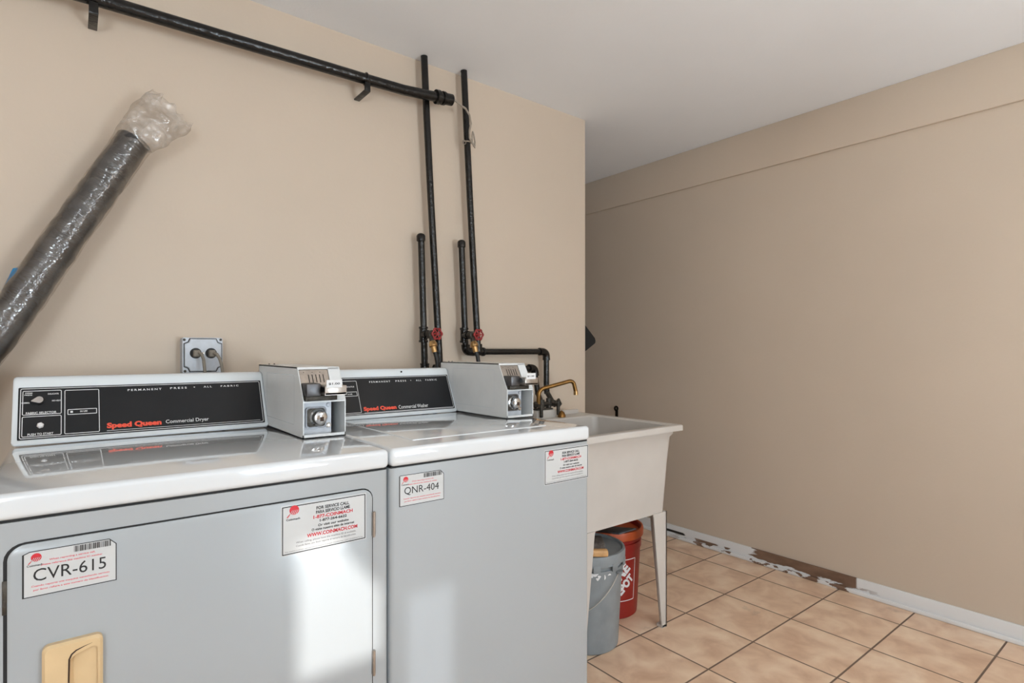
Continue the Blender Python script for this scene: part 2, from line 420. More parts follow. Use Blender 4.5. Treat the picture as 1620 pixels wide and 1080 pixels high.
# near wall with window, glazed door and small openings added to shape the sunbeam
def holed_wall(name, x0, x1, z0, z1, y0, y1, holes, m):
    xs = sorted({x0, x1, *[h[0] for h in holes], *[h[1] for h in holes]})
    zs = sorted({z0, z1, *[h[2] for h in holes], *[h[3] for h in holes]})
    g = G()
    for i in range(len(xs) - 1):
        for j in range(len(zs) - 1):
            cx, cz = (xs[i] + xs[i + 1]) / 2, (zs[j] + zs[j + 1]) / 2
            if any(h[0] < cx < h[1] and h[2] < cz < h[3] for h in holes): continue
            g.box((xs[i], y0, zs[j]), (xs[i + 1], y1, zs[j + 1]))
    return struct(name, g, m, smooth=0)
WIN = [(-2.12, -.98, .95, 2.05), (-.187, .015, 1.892, 2.22), (.065, .208, 1.70, 2.05), (1.08, 1.92, 0.02, 2.07)]
holed_wall('wall_front', XL - .1, XB + .12, 0, ZC, YN - .12, YN, WIN, 'wall')
def front_(y): return lambda a, b: (a, y, b)
def window_frame(name, x0, x1, z0, z1, bars):
    g = G(); g.box((x0, YN - .062, z0), (x1, YN - .056, z1)); struct(name, g, 'frosted_glass', smooth=0)  # frosted pane added to keep direct sun off the floor
    g = G(); t = .035
    g.box((x0, YN - .09, z0), (x0 + t, YN - .02, z1)); g.box((x1 - t, YN - .09, z0), (x1, YN - .02, z1))
    g.box((x0, YN - .09, z0), (x1, YN - .02, z0 + t)); g.box((x0, YN - .09, z1 - t), (x1, YN - .02, z1))
    if bars: g.box(((x0 + x1) / 2 - .02, YN - .08, z0), ((x0 + x1) / 2 + .02, YN - .03, z1))
    struct('trim_' + ('2' if bars else '3'), g, 'print_white', smooth=0)
window_frame('window_1', *WIN[0], True)
g = G(); g.prism([(-.112, 2.185), (.035, 2.185), (.035, 2.01)], front_(YN + .002), front_(YN + .008)); tag(g.build('blind', 'print_white', None, origin=(-.04, YN + .004, 2.1), smooth=0), 'white slanted blind pulled aside at the small high window behind the camera', 'blind')  # triangle added to slant the top edge of the sun patch
g = G(); g.box((.065, YN - .06, 1.70), (.208, YN - .056, 2.05)); struct('window_3', g, 'tinted_glass', smooth=0)  # pane added to dim the sunbeam that lands on the washer
window_frame('door_1', *WIN[3], False)
# baseboard on the long wall: board and shoe moulding
g = G(); g.box((XB - .011, YN, 0), (XB, YE, .074), r=.003, axis=1); g.box((XB - .024, YN, 0), (XB - .011, YE, .02), r=.005, axis=1)
struct('baseboard_right', g, 'baseboard')

# glowing globes added out of view to fill the room with light
for LP, lab, gm in (((-0.60, -0.45, 1.95), 'white glass globe lamp on a ceiling rod, the one nearer the window', 'glass_lamp'),
                    ((1.30, 0.02, 1.97), 'white glass globe lamp on a ceiling rod, the one above the middle of the room', 'glass_lamp_warm')):
    t = thing('pendant_lamp', lab, 'lamp', (LP[0], LP[1], ZC), 'globe lamps behind the camera')
    G().lathe([(0, 0), (.06, 0), (.06, -.012), (.02, -.03), (0, -.03)], (LP[0], LP[1], ZC)).build('canopy', 'print_white', t)
    G().cyl((LP[0], LP[1], ZC - .02), (LP[0], LP[1], LP[2] + .11), .008).build('rod', 'steel', t)
    G().lathe([(.12 * math.sin(PI * i / 20) + (1e-4 if i in (0, 20) else 0), .12 * math.cos(PI * i / 20)) for i in range(21)], LP).build('globe', gm, t)

# ------------------------------------------------------------------ stickers
FY = 1.178          # plane of the lid fronts
def front(y): return lambda a, b: (a, y, b)
def emblem(gr, gk, fn, a, b, s):
    """small red disc with white strokes over a dark word: width s"""
    n = 24; c = (a + s * .55, b + s * .72); r = s * .34
    pts = [(c[0] + r * math.cos(2 * PI * i / n), c[1] + r * math.sin(2 * PI * i / n)) for i in range(n)]
    gr.raw([fn(*p) for p in pts], [tuple(range(n))])
def id_sticker(parent, x0, z0, w_, h, y, code, cut_left):
    fn = front(y - .0006)
    c = .010
    out = [(x0, z0), (x0 + w_, z0), (x0 + w_, z0 + h - c), (x0 + w_ - c, z0 + h), (x0 + (c * .9 if cut_left else .002), z0 + h), (x0, z0 + h - (.004 if cut_left else .002))]
    g = G(); g.prism(out, lambda a, b: (a, y, b), lambda a, b: (a, y - .0006, b))
    st = g.build('sticker', 'sticker', parent, smooth=0)
    f2 = front(y - .0009); f3 = front(y - .0012)
    k = .0013
    ctr = (x0 + w_ / 2, z0 + h / 2)
    g = G()
    for i in range(len(out)):
        p, q = Vector(out[i]), Vector(out[(i + 1) % len(out)])
        d = (q - p).normalized(); nn = Vector((-d.y, d.x)) * (k * (1.7 if i == 5 else 1))
        g.raw([f2(*(p)), f2(*(q)), f2(*(q + nn)), f2(*(p + nn))], [(0, 1, 2, 3)])
    # barcode
    x = x0 + w_ * .53; random.seed(3)
    while x < x0 + w_ * .93:
        bw = random.choice((.0006, .0009, .0016)); quad(g, f2, x, z0 + h * .83, x + bw, z0 + h * .965); x += bw + random.choice((.0006, .0008, .0011))
    put_text(g, f2, code, x0 + w_ * .11, z0 + h * .33, x0 + w_ * .88, z0 + h * .60, bold=0.0)
    put_text(g, f2, 'Coinmach', x0 + w_ * .045, z0 + h * .665, x0 + w_ * .205, z0 + h * .71, bold=.02)
    g.build('black_lettering', 'print_black', st, smooth=0, recalc=False)
    g = G()
    put_text(g, f2, 'When reporting a service call,', x0 + w_ * .27, z0 + h * .73, x0 + w_ * .76, z0 + h * .78, bold=.03)
    put_text(g, f2, 'please reference this machine ID number', x0 + w_ * .19, z0 + h * .645, x0 + w_ * .84, z0 + h * .695, bold=.03)
    g.build('pink_lettering', 'print_pink', st, smooth=0, recalc=False); g = G()
    put_text(g, f2, 'Cuando reporte una maquina necesitando servicio', x0 + w_ * .09, z0 + h * .20, x0 + w_ * .92, z0 + h * .25, bold=.03)
    put_text(g, f2, 'por favor refiera a este numero de identificacion.', x0 + w_ * .11, z0 + h * .115, x0 + w_ * .91, z0 + h * .165, bold=.03)
    g.build('pink_lettering', 'print_pink', st, smooth=0, recalc=False)
    logo(st, x0 + w_ * .05, z0 + h * .70, w_ * .15, y)
    return st
def logo(st, a, b, s, y):
    """red disc crossed by slanting white strokes"""
    f2 = front(y - .0010); f3 = front(y - .0014)
    n = 28; c = (a + s * .60, b + s * .62); r = s * .36
    g = G(); g.raw([f2(c[0] + r * math.cos(2 * PI * i / n), c[1] + r * math.sin(2 * PI * i / n)) for i in range(n)], [tuple(range(n))])
    g.raw([f2(a + s * .02, b + s * .10), f2(a + s * .12, b + s * .10), f2(a + s * .42, b + s * .45), f2(a + s * .34, b + s * .45)], [(0, 1, 2, 3)])
    g.build('red_logo', 'print_red', st, smooth=0, recalc=False)
    g = G()
    for i in range(4):
        x = a + s * (.22 + .14 * i)
        g.raw([f3(x, b + s * .22), f3(x + s * .05, b + s * .22), f3(x + s * .26, b + s * .62), f3(x + s * .22, b + s * .62)], [(0, 1, 2, 3)])
    g.build('logo_strokes', 'sticker', st, smooth=0, recalc=False)
def service_sticker(parent, x0, z0, w_, h, y):
    g = G(); g.box((x0 - .002, y - .0005, z0 - .002), (x0 + w_ + .002, y, z0 + h + .002))
    st = g.build('sticker', 'sticker', parent, smooth=0)
    f2 = front(y - .0009); F = lambda a, b: (x0 + w_ * a, z0 + h * b)
    def T(g, s, a0, a1, b0, b1, bold): put_text(g, f2, s, x0 + w_ * a0, z0 + h * b0, x0 + w_ * a1, z0 + h * b1, bold=bold)
    g = G(); frame(g, f2, x0, z0, x0 + w_, z0 + h, .0018, .0005)
    T(g, 'FOR SERVICE CALL', .39, .79, .835, .905, .03); T(g, 'PARA SERVICIO LLAME', .385, .80, .745, .815, .03)
    T(g, '1-877-264-6622', .43, .76, .565, .625, .03)
    T(g, 'Or visit our website', .41, .785, .47, .525, .02); T(g, 'O visite nuestro sitio de internet', .335, .855, .39, .445, .02)
    T(g, 'Coinmach', .045, .20, .70, .745, .02)
    g.build('black_lettering', 'print_black', st, smooth=0, recalc=False)
    g = G(); T(g, 'When calling, please have the machine ID # available.', .155, .88, .185, .235, 0)
    T(g, 'Cuando llame, por favor reporte el numero de identificacion.', .155, .88, .115, .165, 0)
    T(g, 'This machine is owned, operated and serviced by Coinmach. Unauthorized repair is prohibited by law.', .03, .97, .035, .07, 0)
    g.build('grey_lettering', 'print_grey', st, smooth=0, recalc=False)
    g = G(); T(g, '1-877-COINMACH', .355, .835, .645, .72, .03); g.build('red_lettering', 'print_red', st, smooth=0, recalc=False); g = G(); T(g, 'WWW.COINMACH.COM', .28, .895, .275, .355, .03)
    g.build('red_lettering', 'print_red', st, smooth=0, recalc=False)
    logo(st, x0 + w_ * .045, z0 + h * .74, w_ * .15, y)

# ------------------------------------------------------------------ console shared by both machines
KS = .07 / .155
def conf(e): # plane of the sloping console face, pushed out by e
    return lambda a, b: (a, 1.75 + KS * (b - .915) - e * .91, b + e * .41)
def console(parent, x0, x1, px0, px1, word, washer=False):
    g = G()
    prof = [(1.7505, .9155), (1.7490, .919), (1.7545, .925), (1.8168, 1.063), (1.820, 1.0705), (1.827, 1.0745), (1.875, 1.0745), (1.886, 1.070), (1.889, 1.062), (1.889, .9155)]
    n = len(prof)
    # end-rounded extrusion
    xs = [(x0, .006), (x0 + .002, .002), (x0 + .006, 0), (x1 - .006, 0), (x1 - .002, .002), (x1, .006)]
    cy = sum(p[0] for p in prof) / n; cz = sum(p[1] for p in prof) / n
    V = []; F = []
    for x, ins in xs:
        for (y, z) in prof:
            dy, dz = cy - y, cz - z; L_ = math.hypot(dy, dz)
            V.append((x, y + dy / L_ * ins, max(.9155, z + dz / L_ * ins)))
    for i in range(len(xs) - 1):
        for j in range(n):
            F.append((i * n + j, i * n + (j + 1) % n, (i + 1) * n + (j + 1) % n, (i + 1) * n + j))
    F.append(tuple(range(n))); F.append(tuple(range((len(xs) - 1) * n, len(xs) * n)))
    g.raw(V, F); con = g.build('console', 'enamel', parent, smooth=50)
    g = G(); f = conf
    g.prism(rrect(px0, .9275, px1, 1.0485, .002), f(0), f(.0012)); pan = g.build('panel', 'panel_black', con, smooth=0)
    f2 = f(.0016)
    g = G()
    W = .0014
    frame(g, f2, px0 + .0035, .930, px1 - .0035, 1.046, W, .004)
    def TX(s, a0, a1, b0, b1, bold=.02, sp=1.0): put_text(g, f2, s, a0, b0, a1, b1, bold, sp)
    if not washer:
        frame(g, f2, -.0905, .9835, -.0165, 1.0405, W, .003)
        frame(g, f2, -.0905, .934, -.0165, .9805, W, .003)
        frame(g, f2, -.0110, .9345, .0590, 1.0395, W, .003)
        frame(g, f2, -.0050, .9795, .0538, .9925, W, .0015)
        TX('FABRIC SELECTOR', -.0835, -.0262, .9855, .9905); TX('PUSH TO START', -.0795, -.0320, .9365, .9415)
        TX('PERM', -.0855, -.0725, 1.0335, 1.0365); TX('PRESS', -.0870, -.0725, 1.0290, 1.0320)
        TX('DELICATE', -.0430, -.0225, 1.0300, 1.0335); TX('NO HEAT', -.0350, -.0180, 1.0135, 1.0170); TX('NORMAL', -.0920, -.0765, 1.0105, 1.0140)
        TX('IN USE', .0200, .0345, .9845, .9885); quad(g, f2, .0005, .9840, .0055, .9885)
        TX('PERMANENT', .1200, .1965, 1.0315, 1.0365, .02, 1.5); TX('PRESS', .2170, .2570, 1.0325, 1.0375, .02, 1.5)
        TX('•', .2740, .2775, 1.0345, 1.0370, 0); TX('ALL', .2990, .3200, 1.0335, 1.0380, .02, 1.5); TX('FABRIC', .3430, .3905, 1.0335, 1.0380, .02, 1.5)
        TX('Commercial Dryer', .2023, .3055, .9405, .9525, .005)
        quad(g, f2, .0735, .9350, .4400, .9360)
    else:
        frame(g, f2, .5975, .9345, .7535, 1.0375, W, .003)
        TX('CYCLE STATUS', .6930, .7425, 1.0165, 1.0205); frame(g, f2, .6850, .9880, .7490, 1.0025, W, .0012); TX('IN USE', .7165, .7320, .9930, .9970)
        TX('PERMANENT', .7985, .8760, 1.0290, 1.0345, .02, 1.5); TX('PRESS', .8960, .9370, 1.0290, 1.0345, .02, 1.5)
        TX('•', .9540, .9575, 1.0310, 1.0335, 0); TX('ALL', .9760, .9975, 1.0290, 1.0345, .02, 1.5); TX('FABRIC', 1.0150, 1.0620, 1.0290, 1.0345, .02, 1.5)
        TX('Commercial Washer', .8885, 1.0035, .9385, .9505, .005)
        quad(g, f2, .7630, .9325, 1.1050, .9335)
    g.build('white_lettering', 'print_white', con, smooth=0, recalc=False)
    g = G()
    if not washer: put_text(g, f2, 'Speed Queen', .0735, .9375, .1925, .9545, .055)
    else: put_text(g, f2, 'Speed Queen', .7620, .9355, .8800, .9520, .055)
    g.build('brand_lettering', 'print_orange', con, smooth=0, recalc=False)
    return con

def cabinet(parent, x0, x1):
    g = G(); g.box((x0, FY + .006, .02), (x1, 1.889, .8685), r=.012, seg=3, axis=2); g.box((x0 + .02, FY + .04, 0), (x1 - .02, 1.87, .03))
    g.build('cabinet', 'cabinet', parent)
    g = G(); g.box((x0 + .004, FY + .010, .866), (x1 - .004, 1.885, .873)); g.build('seam', 'dark_gap', parent, smooth=0)

# ------------------------------------------------------------------ dryer
DX0, DX1 = -.112, .5715
dry = thing('clothes_dryer', 'white coin-operated dryer with black console and beige door handle, left of the two machines', 'dryer', (.23, 1.53, 0))
cabinet(dry, DX0, DX1)
g = G(); g.box((DX0, FY, .8725), (DX1, 1.889, .915), r=.011, seg=4); g.build('top_lid', 'enamel_top', dry)
con = console(dry, -.1085, .4605, -.0982, .4522, 'Dryer')
# selector knob: teardrop pointer, and the push button
kc = conf(.0)(-.0615, 1.0145); ax = Vector((0, -.91, .41)).normalized()
def on(a, b, e): return conf(e)(a, b)
g = G()
P = []
ta = PI + .16; half = 1.03
for i in range(25):
    q = ta + half + i / 24 * (2 * PI - 2 * half)
    P.append((-.0590 + .0082 * math.cos(q), 1.0150 + .0082 * math.sin(q)))
P.append((-.0590 + .0160 * math.cos(ta - .06), 1.0150 + .0160 * math.sin(ta - .06))); P.append((-.0590 + .0160 * math.cos(ta + .06), 1.0150 + .0160 * math.sin(ta + .06)))
g.prism(P, lambda a, b: on(a, b, .0015), lambda a, b: on(a, b, .012)); kb = g.build('knob', 'panel_black', dry)
g = G(); P2 = [(-.0590 + (p[0] + .0590) * .94, 1.0150 + (p[1] - 1.0150) * .94) for p in P]
g.prism(P2, lambda a, b: on(a, b, .012), lambda a, b: on(a, b, .0135)); g.build('knob_cap', 'chrome', kb)
g = G(); hexp = [(-.0563 + .0072 * math.cos(PI / 3 * i + .3), .9575 + .0072 * math.sin(PI / 3 * i + .3)) for i in range(6)]
g.prism(hexp, lambda a, b: on(a, b, .001), lambda a, b: on(a, b, .006)); bt = g.build('push_button', 'chrome', dry)
circ = [(-.0563 + .0045 * math.cos(PI / 8 * i), .9575 + .0045 * math.sin(PI / 8 * i)) for i in range(16)]
G().prism(circ, lambda a, b: on(a, b, .006), lambda a, b: on(a, b, .010)).build('button_cap', 'print_white', bt)
# door: dark recess line, panel, hinges, handle
DY = FY + .006
g = G(); ring(g, front(DY - .0004), rrect(-.0825, .262, .5335, .8345, .026), rrect(-.076, .268, .527, .828, .021)); g.build('door_gap', 'dark_gap', dry, smooth=0, recalc=False)
g = G(); o_ = rrect(-.0775, .265, .5305, .8315, .023, 8); i_ = rrect(-.0735, .269, .5265, .8275, .020, 8)
n_ = len(o_)
V = [(a, DY, b) for a, b in o_] + [(a, DY - .0035, b) for a, b in o_] + [(a, DY - .0055, b) for a, b in i_]
F = [(i, (i + 1) % n_, n_ + (i + 1) % n_, n_ + i) for i in range(n_)] + [(n_ + i, n_ + (i + 1) % n_, 2 * n_ + (i + 1) % n_, 2 * n_ + i) for i in range(n_)] + [tuple(range(2 * n_, 3 * n_))]
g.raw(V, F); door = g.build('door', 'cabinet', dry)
PY = DY - .0055
for hz in (.7525, .444):
    g = G(); g.box((.5295, DY - .009, hz - .0265), (.5365, DY, hz + .0265), r=.0012); g.cyl((.5325, DY - .0085, hz - .028), (.5325, DY - .0085, hz + .028), .003); g.build('hinge', 'steel', door)
g = G(); g.box((-.0835, DY - .004, .726), (-.0775, DY, .779), r=.001); g.build('hinge_cover', 'grime', door)
# handle: beige moulding with a scooped finger recess
hx0, hx1, hz0, hz1 = -.0355, .0435, .40, .666
g = G()
o1 = rrect(hx0, hz0, hx1, hz1, .010, 6); o2 = rrect(hx0 + .004, hz0 + .004, hx1 - .004, hz1 - .004, .008, 6)
rec = rrect(hx0 + .034, hz0 + .014, hx1 - .007, hz1 - .014, .010, 6)
rec = [(a, b - (.012 * max(0, (hx1 - .007 - a)) / .035 if b > (hz0 + hz1) / 2 else 0)) for a, b in rec]
n_ = len(o1)
lay = [(o1, PY), (o1, PY - .010), (o2, PY - .014), (rec, PY - .0125)]
V = [(a, y, b) for P_, y in lay for a, b in P_]
F = [(k * n_ + i, k * n_ + (i + 1) % n_, (k + 1) * n_ + (i + 1) % n_, (k + 1) * n_ + i) for k in range(len(lay) - 1) for i in range(n_)]
g.raw(V, F)
deep = [(a + (.006 if a < .01 else 0), b) for a, b in rec]
V = [(a, PY - .0125, b) for a, b in rec] + [(a, PY - .0005 - (.008 * max(0, (a - .002) / .035)), b) for a, b in deep]
g.raw(V, [(i, (i + 1) % n_, n_ + (i + 1) % n_, n_ + i) for i in range(n_)] + [tuple(range(n_, 2 * n_))])
hd = g.build('handle', 'beige_plastic', door, smooth=40)
edge = [Vector((a, PY - .0128, b)) for a, b in ((.0345, .6565), (.020, .6530), (.008, .6490), (.002, .6440), (-.001, .6370), (-.0018, .60), (-.0018, .41))]
G().tube(edge, [.0003, .0008, .0012, .0013, .0013, .0012, .0012], 8).build('recess_edge', 'dark_brown', hd)  # dark line painted along the recess edge as the shade of its gap
id_sticker(dry, -.0597, .7465, .1225, .073, PY, 'CVR-615', True)
service_sticker(dry, .336, .7255, .177, .0975, PY)

# ------------------------------------------------------------------ washer
WX0, WX1 = .5755, 1.223
wsh = thing('washing_machine', 'white coin-operated washer with plain front, between the dryer and the utility sink', 'washing machine', (.9, 1.53, 0))
cabinet(wsh, WX0, WX1)
g = G(); g.box((WX0, FY, .8725), (WX1, 1.889, .915), r=.011, seg=4); g.build('top', 'enamel_top', wsh)
g = G(); g.box((.672, 1.257, .912), (1.118, 1.712, .9175), r=.0024, seg=3); g.build('lid', 'enamel_top', wsh)
con = console(wsh, .579, 1.1185, .590, 1.1115, 'Washer', True)
G().lathe([(0, 0), (.0032, 0), (.0032, -.0012), (0, -.0012)], (.9245, 1.8135, 1.0640), axis='y', n=14).build('screw_hole', 'dark_gap', wsh)
id_sticker(wsh, .598, .7775, .1200, .0725, FY + .006, 'QNR-404', False)
service_sticker(wsh, 1.047, .7625, .1705, .0945, FY + .006)

# ------------------------------------------------------------------ coin boxes
def coin_box(x, y, label, loose):
    """x = left side, y = front of the lower opening; stands on a machine top"""
    Z = .9155
    t = thing('coin_box', label, 'coin box', (x + .055, y + .2, Z), 'coin boxes standing on the two machines')
    X0, X1 = x, x + .111
    prof = [(y, Z), (y, 1.011), (y + .047, 1.096), (y + .42, 1.096), (y + .42, Z)]
    g = G()
    for a, b in ((X0, X0 + .0025), (X1 - .0025, X1)):
        g.prism(prof, lambda p, q, a=a: (a, p, q), lambda p, q, b=b: (b, p, q))
    g.box((X0, y + .047, 1.093), (X1, y + .42, 1.096)); g.box((X0, y, Z), (X1, y + .42, Z + .003)); g.box((X0, y + .417, Z), (X1, y + .42, 1.096))
    g.box((X0 + .0025, y, 1.0065), (X1 - .0025, y + .06, 1.0105))
    g.box((X0, y + .0, Z), (X1, y + .002, Z + .010))
    # sloping face around the slide window
    S = lambda a, b: (a, y + .047 * (b - 1.011) / .085 + .001, b)
    S2 = lambda a, b: (a, y + .047 * (b - 1.011) / .085 + .003, b)
    for q in ((X1 - .032, 1.011, X1, 1.095), (X0, 1.090, X1, 1.096)):
        P_ = [(q[0], q[1]), (q[2], q[1]), (q[2], q[3]), (q[0], q[3])]; g.prism(P_, S, S2)
    body = g.build('housing', 'painted_steel', t, smooth=0)
    g = G(); g.box((X0 + .012, y + .10, 1.02), (X0 + .018, y + .2, 1.09)); 
    # embossed side panel
    g = G(); fs = lambda e: (lambda a, b: (X0 - e, a, b))
    ring(g, fs(.0004), rrect(y + .07, .945, y + .33, 1.075, .004), rrect(y + .0715, .9465, y + .3285, 1.0735, .003)); g.build('side_panel', 'enamel', body, smooth=0, recalc=False)
    # lower recess: back plate, coin return cup, lock
    g = G(); g.box((X0 + .0025, y + .030, Z + .003), (X1 - .028, y + .033, 1.0065)); bp = g.build('back_plate', 'galv', t, smooth=0)
    g = G(); g.box((X1 - .028, y + .0, Z + .010), (X1 - .0255, y + .033, 1.0065))
    cx, cz = X0 + .046, .9655
    g = G(); ring(g, front(y + .029), rrect(cx - .031, cz - .028, cx + .023, cz + .028, .009), rrect(cx - .027, cz - .024, cx + .019, cz + .024, .007))
    P_ = rrect(cx - .031, cz - .028, cx + .023, cz + .028, .009)
    g.prism(P_, front(y + .030), front(y + .026)); rim = g.build('cup_rim', 'dull_chrome', t)
    g = G(); g.prism(rrect(cx - .027, cz - .024, cx + .019, cz + .024, .007), front(y + .0262), front(y + .0252)); g.build('cup_recess', 'grime', t)
    g = G(); g.lathe([(0, -.022), (.011, -.0215), (.0165, -.018), (.0185, -.010), (.019, -.004), (.023, -.001), (.023, 0), (0, 0)], (cx + .002, y + .0255, cz), axis='y', n=24); lk = g.build('lock', 'chrome', t)
    g = G(); g.box((cx - .001, y + .0025, cz - .008), (cx + .008, y + .0045, cz + .003)); g.build('keyhole', 'dark_brown', lk)
    g = G(); g.lathe([(0, -.004), (.004, -.004), (.0058, -.0015), (.006, 0), (0, 0)], (X1 - .036, y + .030, .9435), axis='y', n=16); g.torus((X1 - .036, y + .027, .9435), .006, .0012); g.build('bolt', 'steel', t)
    g = G(); g.lathe([(0, -.004), (.004, -.004), (.006, 0), (0, 0)], (X1 - .036, y + .030, .997), axis='y', n=16); g.build('bolt', 'galv', t)
    for dx in (.030, .062):
        g = G(); g.box((X0 + dx - .006, y + .008, Z + .003), (X0 + dx + .006, y + .018, Z + .0045), r=.0005); g.build('clip', 'grime', t)
    # slide mechanism
    g = G(); sl = lambda e: (lambda a, b: (a, y + .047 * (b - 1.011) / .085 + .006 - e, b))
    g.prism(rrect(X0 + .004, 1.050, X0 + .078, 1.089, .003), sl(0), sl(.003)); pl = g.build('slot_plate', 'steel', t)
    g = G()
    for i in range(5):
        a = X0 + .025 + i * .0095; g.prism(rrect(a, 1.056, a + .0022, 1.077, .001), sl(.0025), sl(.0036))
    for a in (.014, .036, .056): g.prism(rrect(X0 + a, 1.0815, X0 + a + .002, 1.0835, .0009), sl(.0025), sl(.0036))
    g.build('coin_slots', 'dark_gap', pl)
    g = G(); g.box((X0 + .004, y - .018, 1.024), (X0 + .040, y + .03, 1.056), r=.003, seg=2); g.build('chute', 'dull_chrome', t)
    g = G(); g.box((X0 + .004, y - .010, 1.012), (X0 + .085, y + .04, 1.024), r=.002); g.build('slide_bed', 'grime', t)
    sx = X0 + .041
    g = G(); g.box((sx, y - .042, 1.027), (sx + .056, y + .01, 1.0325)); g.box((sx, y - .042, 1.027), (sx + .056, y - .038, 1.0505), r=.001); g.box((sx + .053, y - .04, 1.027), (sx + .056, y + .01, 1.0505))
    g.box((sx, y - .04, 1.047), (sx + .056, y + .01, 1.0505))
    sd = g.build('coin_slide', 'steel', t)
    g = G(); g.box((sx + .003, y - .0445, 1.046), (sx + .043, y - .0432, 1.0655)); pt = g.build('price_tag', 'print_white', t, smooth=0)
    g = G(); put_text(g, front(y - .0449), '$1.00', sx + .008, 1.0525, sx + .037, 1.0585, .02); g.build('lettering', 'print_black', pt, smooth=0, recalc=False)
    for a in (.085, .100):
        g = G(); g.lathe([(0, .003), (.002, .003), (.003, 0), (0, 0)], (X0 + a - .06, y + .40, 1.096), n=10); g.build('screw', 'grime', t)
    return t
coin_box(.4615, 1.440, 'white steel coin box with open coin slide, standing on the dryer top', 0)
coin_box(1.1205, 1.452, 'white steel coin box with open coin slide, standing on the washer top', 1)

# ------------------------------------------------------------------ outlet and cords
ox0, ox1, oz0, oz1, OY = .274, .3865, 1.068, 1.180, 2.0
t = thing('outlet_box', 'square metal electrical outlet box on the wall above the dryer console', 'outlet', (.33, YA, 1.12))
g = G(); g.box((ox0, OY + .003, oz0), (ox1, YA, oz1), r=.006, seg=3, axis=1); g.build('box', 'galv', t)
c = .016
def notched(e):
    a0, a1, b0, b1 = ox0 + .005 + e, ox1 - .004 - e, oz0 + .006 + e, oz1 - .004 - e
    P = []
    for (cx, cy, sx, sy) in ((a1, b1, -1, -1), (a0, b1, 1, -1), (a0, b0, 1, 1), (a1, b0, -1, 1)):
        arc = []
        for i in range(6):
            u_ = i / 5 * PI / 2
            arc.append((cx + sx * c * math.cos(u_) , cy + sy * c * math.sin(u_)) if sx * sy > 0 else (cx + sx * c * math.sin(u_), cy + sy * c * math.cos(u_)))
        # order counter-clockwise
        if (sx, sy) == (-1, -1): arc = [(cx - 0, cy - c), (cx - c * .7, cy - c * .7), (cx - c, cy)]
        elif (sx, sy) == (1, -1): arc = [(cx + c, cy), (cx + c * .7, cy - c * .7), (cx, cy - c)]
        elif (sx, sy) == (1, 1): arc = [(cx, cy + c), (cx + c * .7, cy + c * .7), (cx + c, cy)]
        else: arc = [(cx - c, cy), (cx - c * .7, cy + c * .7), (cx, cy + c)]
        P += arc
    return P
g = G(); g.prism(notched(-.002), front(OY + .0035), front(OY + .0015)); g.build('gasket', 'dark_gap', t, smooth=0)
g = G(); P_ = notched(0); Pi = notched(.002)
n_ = len(P_); V = [(a, OY + .003, b) for a, b in P_] + [(a, OY - .001, b) for a, b in P_] + [(a, OY - .003, b) for a, b in Pi]
g.raw(V, [(i, (i + 1) % n_, n_ + (i + 1) % n_, n_ + i) for i in range(n_)] + [(n_ + i, n_ + (i + 1) % n_, 2 * n_ + (i + 1) % n_, 2 * n_ + i) for i in range(n_)] + [tuple(range(2 * n_, 3 * n_))])
cv = g.build('cover_plate', 'galv', t, smooth=20)
for rx in (.3095, .3525):
    G().lathe([(0, -.0045), (.0155, -.0045), (.0165, -.003), (.0165, 0)], (rx, OY, 1.131), axis='y', n=24).build('receptacle', 'black_rubber', t)
G().lathe([(0, -.003), (.003, -.003), (.004, 0)], (.3305, OY - .003, 1.131), axis='y', n=12).build('screw', 'steel', t)
for (a, b) in ((.279, 1.173), (.281, 1.075), (.381, 1.174)):
    G().lathe([(0, -.002), (.003, -.002), (.004, 0)], (a, OY + .003, b), axis='y', n=12).build('screw', 'grime', t)
def cord(rx, path, label):
    t = thing('power_cord', label, 'power cord', (rx, OY - .005, 1.13), 'power cords plugged into the wall outlet')
    g = G(); g.box((rx - .009, OY - .026, 1.119), (rx + .010, OY - .0045, 1.141), r=.004, seg=3); g.build('plug', 'cord_grey', t)
    G().tube(path, .0048, 12).build('cable', 'cord_grey', t)
cord(.3095, [(.315, OY - .024, 1.133), (.321, OY - .034, 1.128), (.325, OY - .040, 1.112), (.327, OY - .042, 1.09), (.329, OY - .046, 1.06), (.331, OY - .052, 1.0), (.333, OY - .055, .9), (.335, OY - .05, .5)], 'grey power cord hanging straight down from the left socket of the outlet')
cord(.3525, [(.357, OY - .024, 1.131), (.363, OY - .034, 1.128), (.370, OY - .038, 1.115), (.375, OY - .040, 1.096), (.378, OY - .044, 1.07), (.379, OY - .052, 1.0), (.38, OY - .055, .9), (.38, OY - .05, .5)], 'grey power cord curving down from the right socket of the outlet')

# ------------------------------------------------------------------ water pipes
PYY = 2.005
def arc_pts(p, q, r_, n=6):
    pass
def bend(a, corner, b, r_, n=7):
    """points rounding a corner"""
    a, c_, b = Vector(a), Vector(corner), Vector(b)
    d1 = (a - c_).normalized(); d2 = (b - c_).normalized()
    p0 = c_ + d1 * r_; p1 = c_ + d2 * r_
    return [((1 - s) ** 2 * p0 + 2 * s * (1 - s) * c_ + s * s * p1) for s in [i / (n - 1) for i in range(n)]]
def coupling(parent, p, d, r_=.018, h=.03, name='coupling'):
    p = Vector(p); d = Vector(d).normalized()
    g = G(); g.tube([p - d * h / 2, p - d * (h / 2 - .001), p - d * (h / 2 - .005), p - d * (h / 2 - .006), p + d * (h / 2 - .006), p + d * (h / 2 - .005), p + d * (h / 2 - .001), p + d * h / 2],
                    [r_ * .9, r_ * 1.02, r_ * 1.02, r_ * .93, r_ * .93, r_ * 1.02, r_ * 1.02, r_ * .9], 18)
    return g.build(name, 'black_pipe', parent)
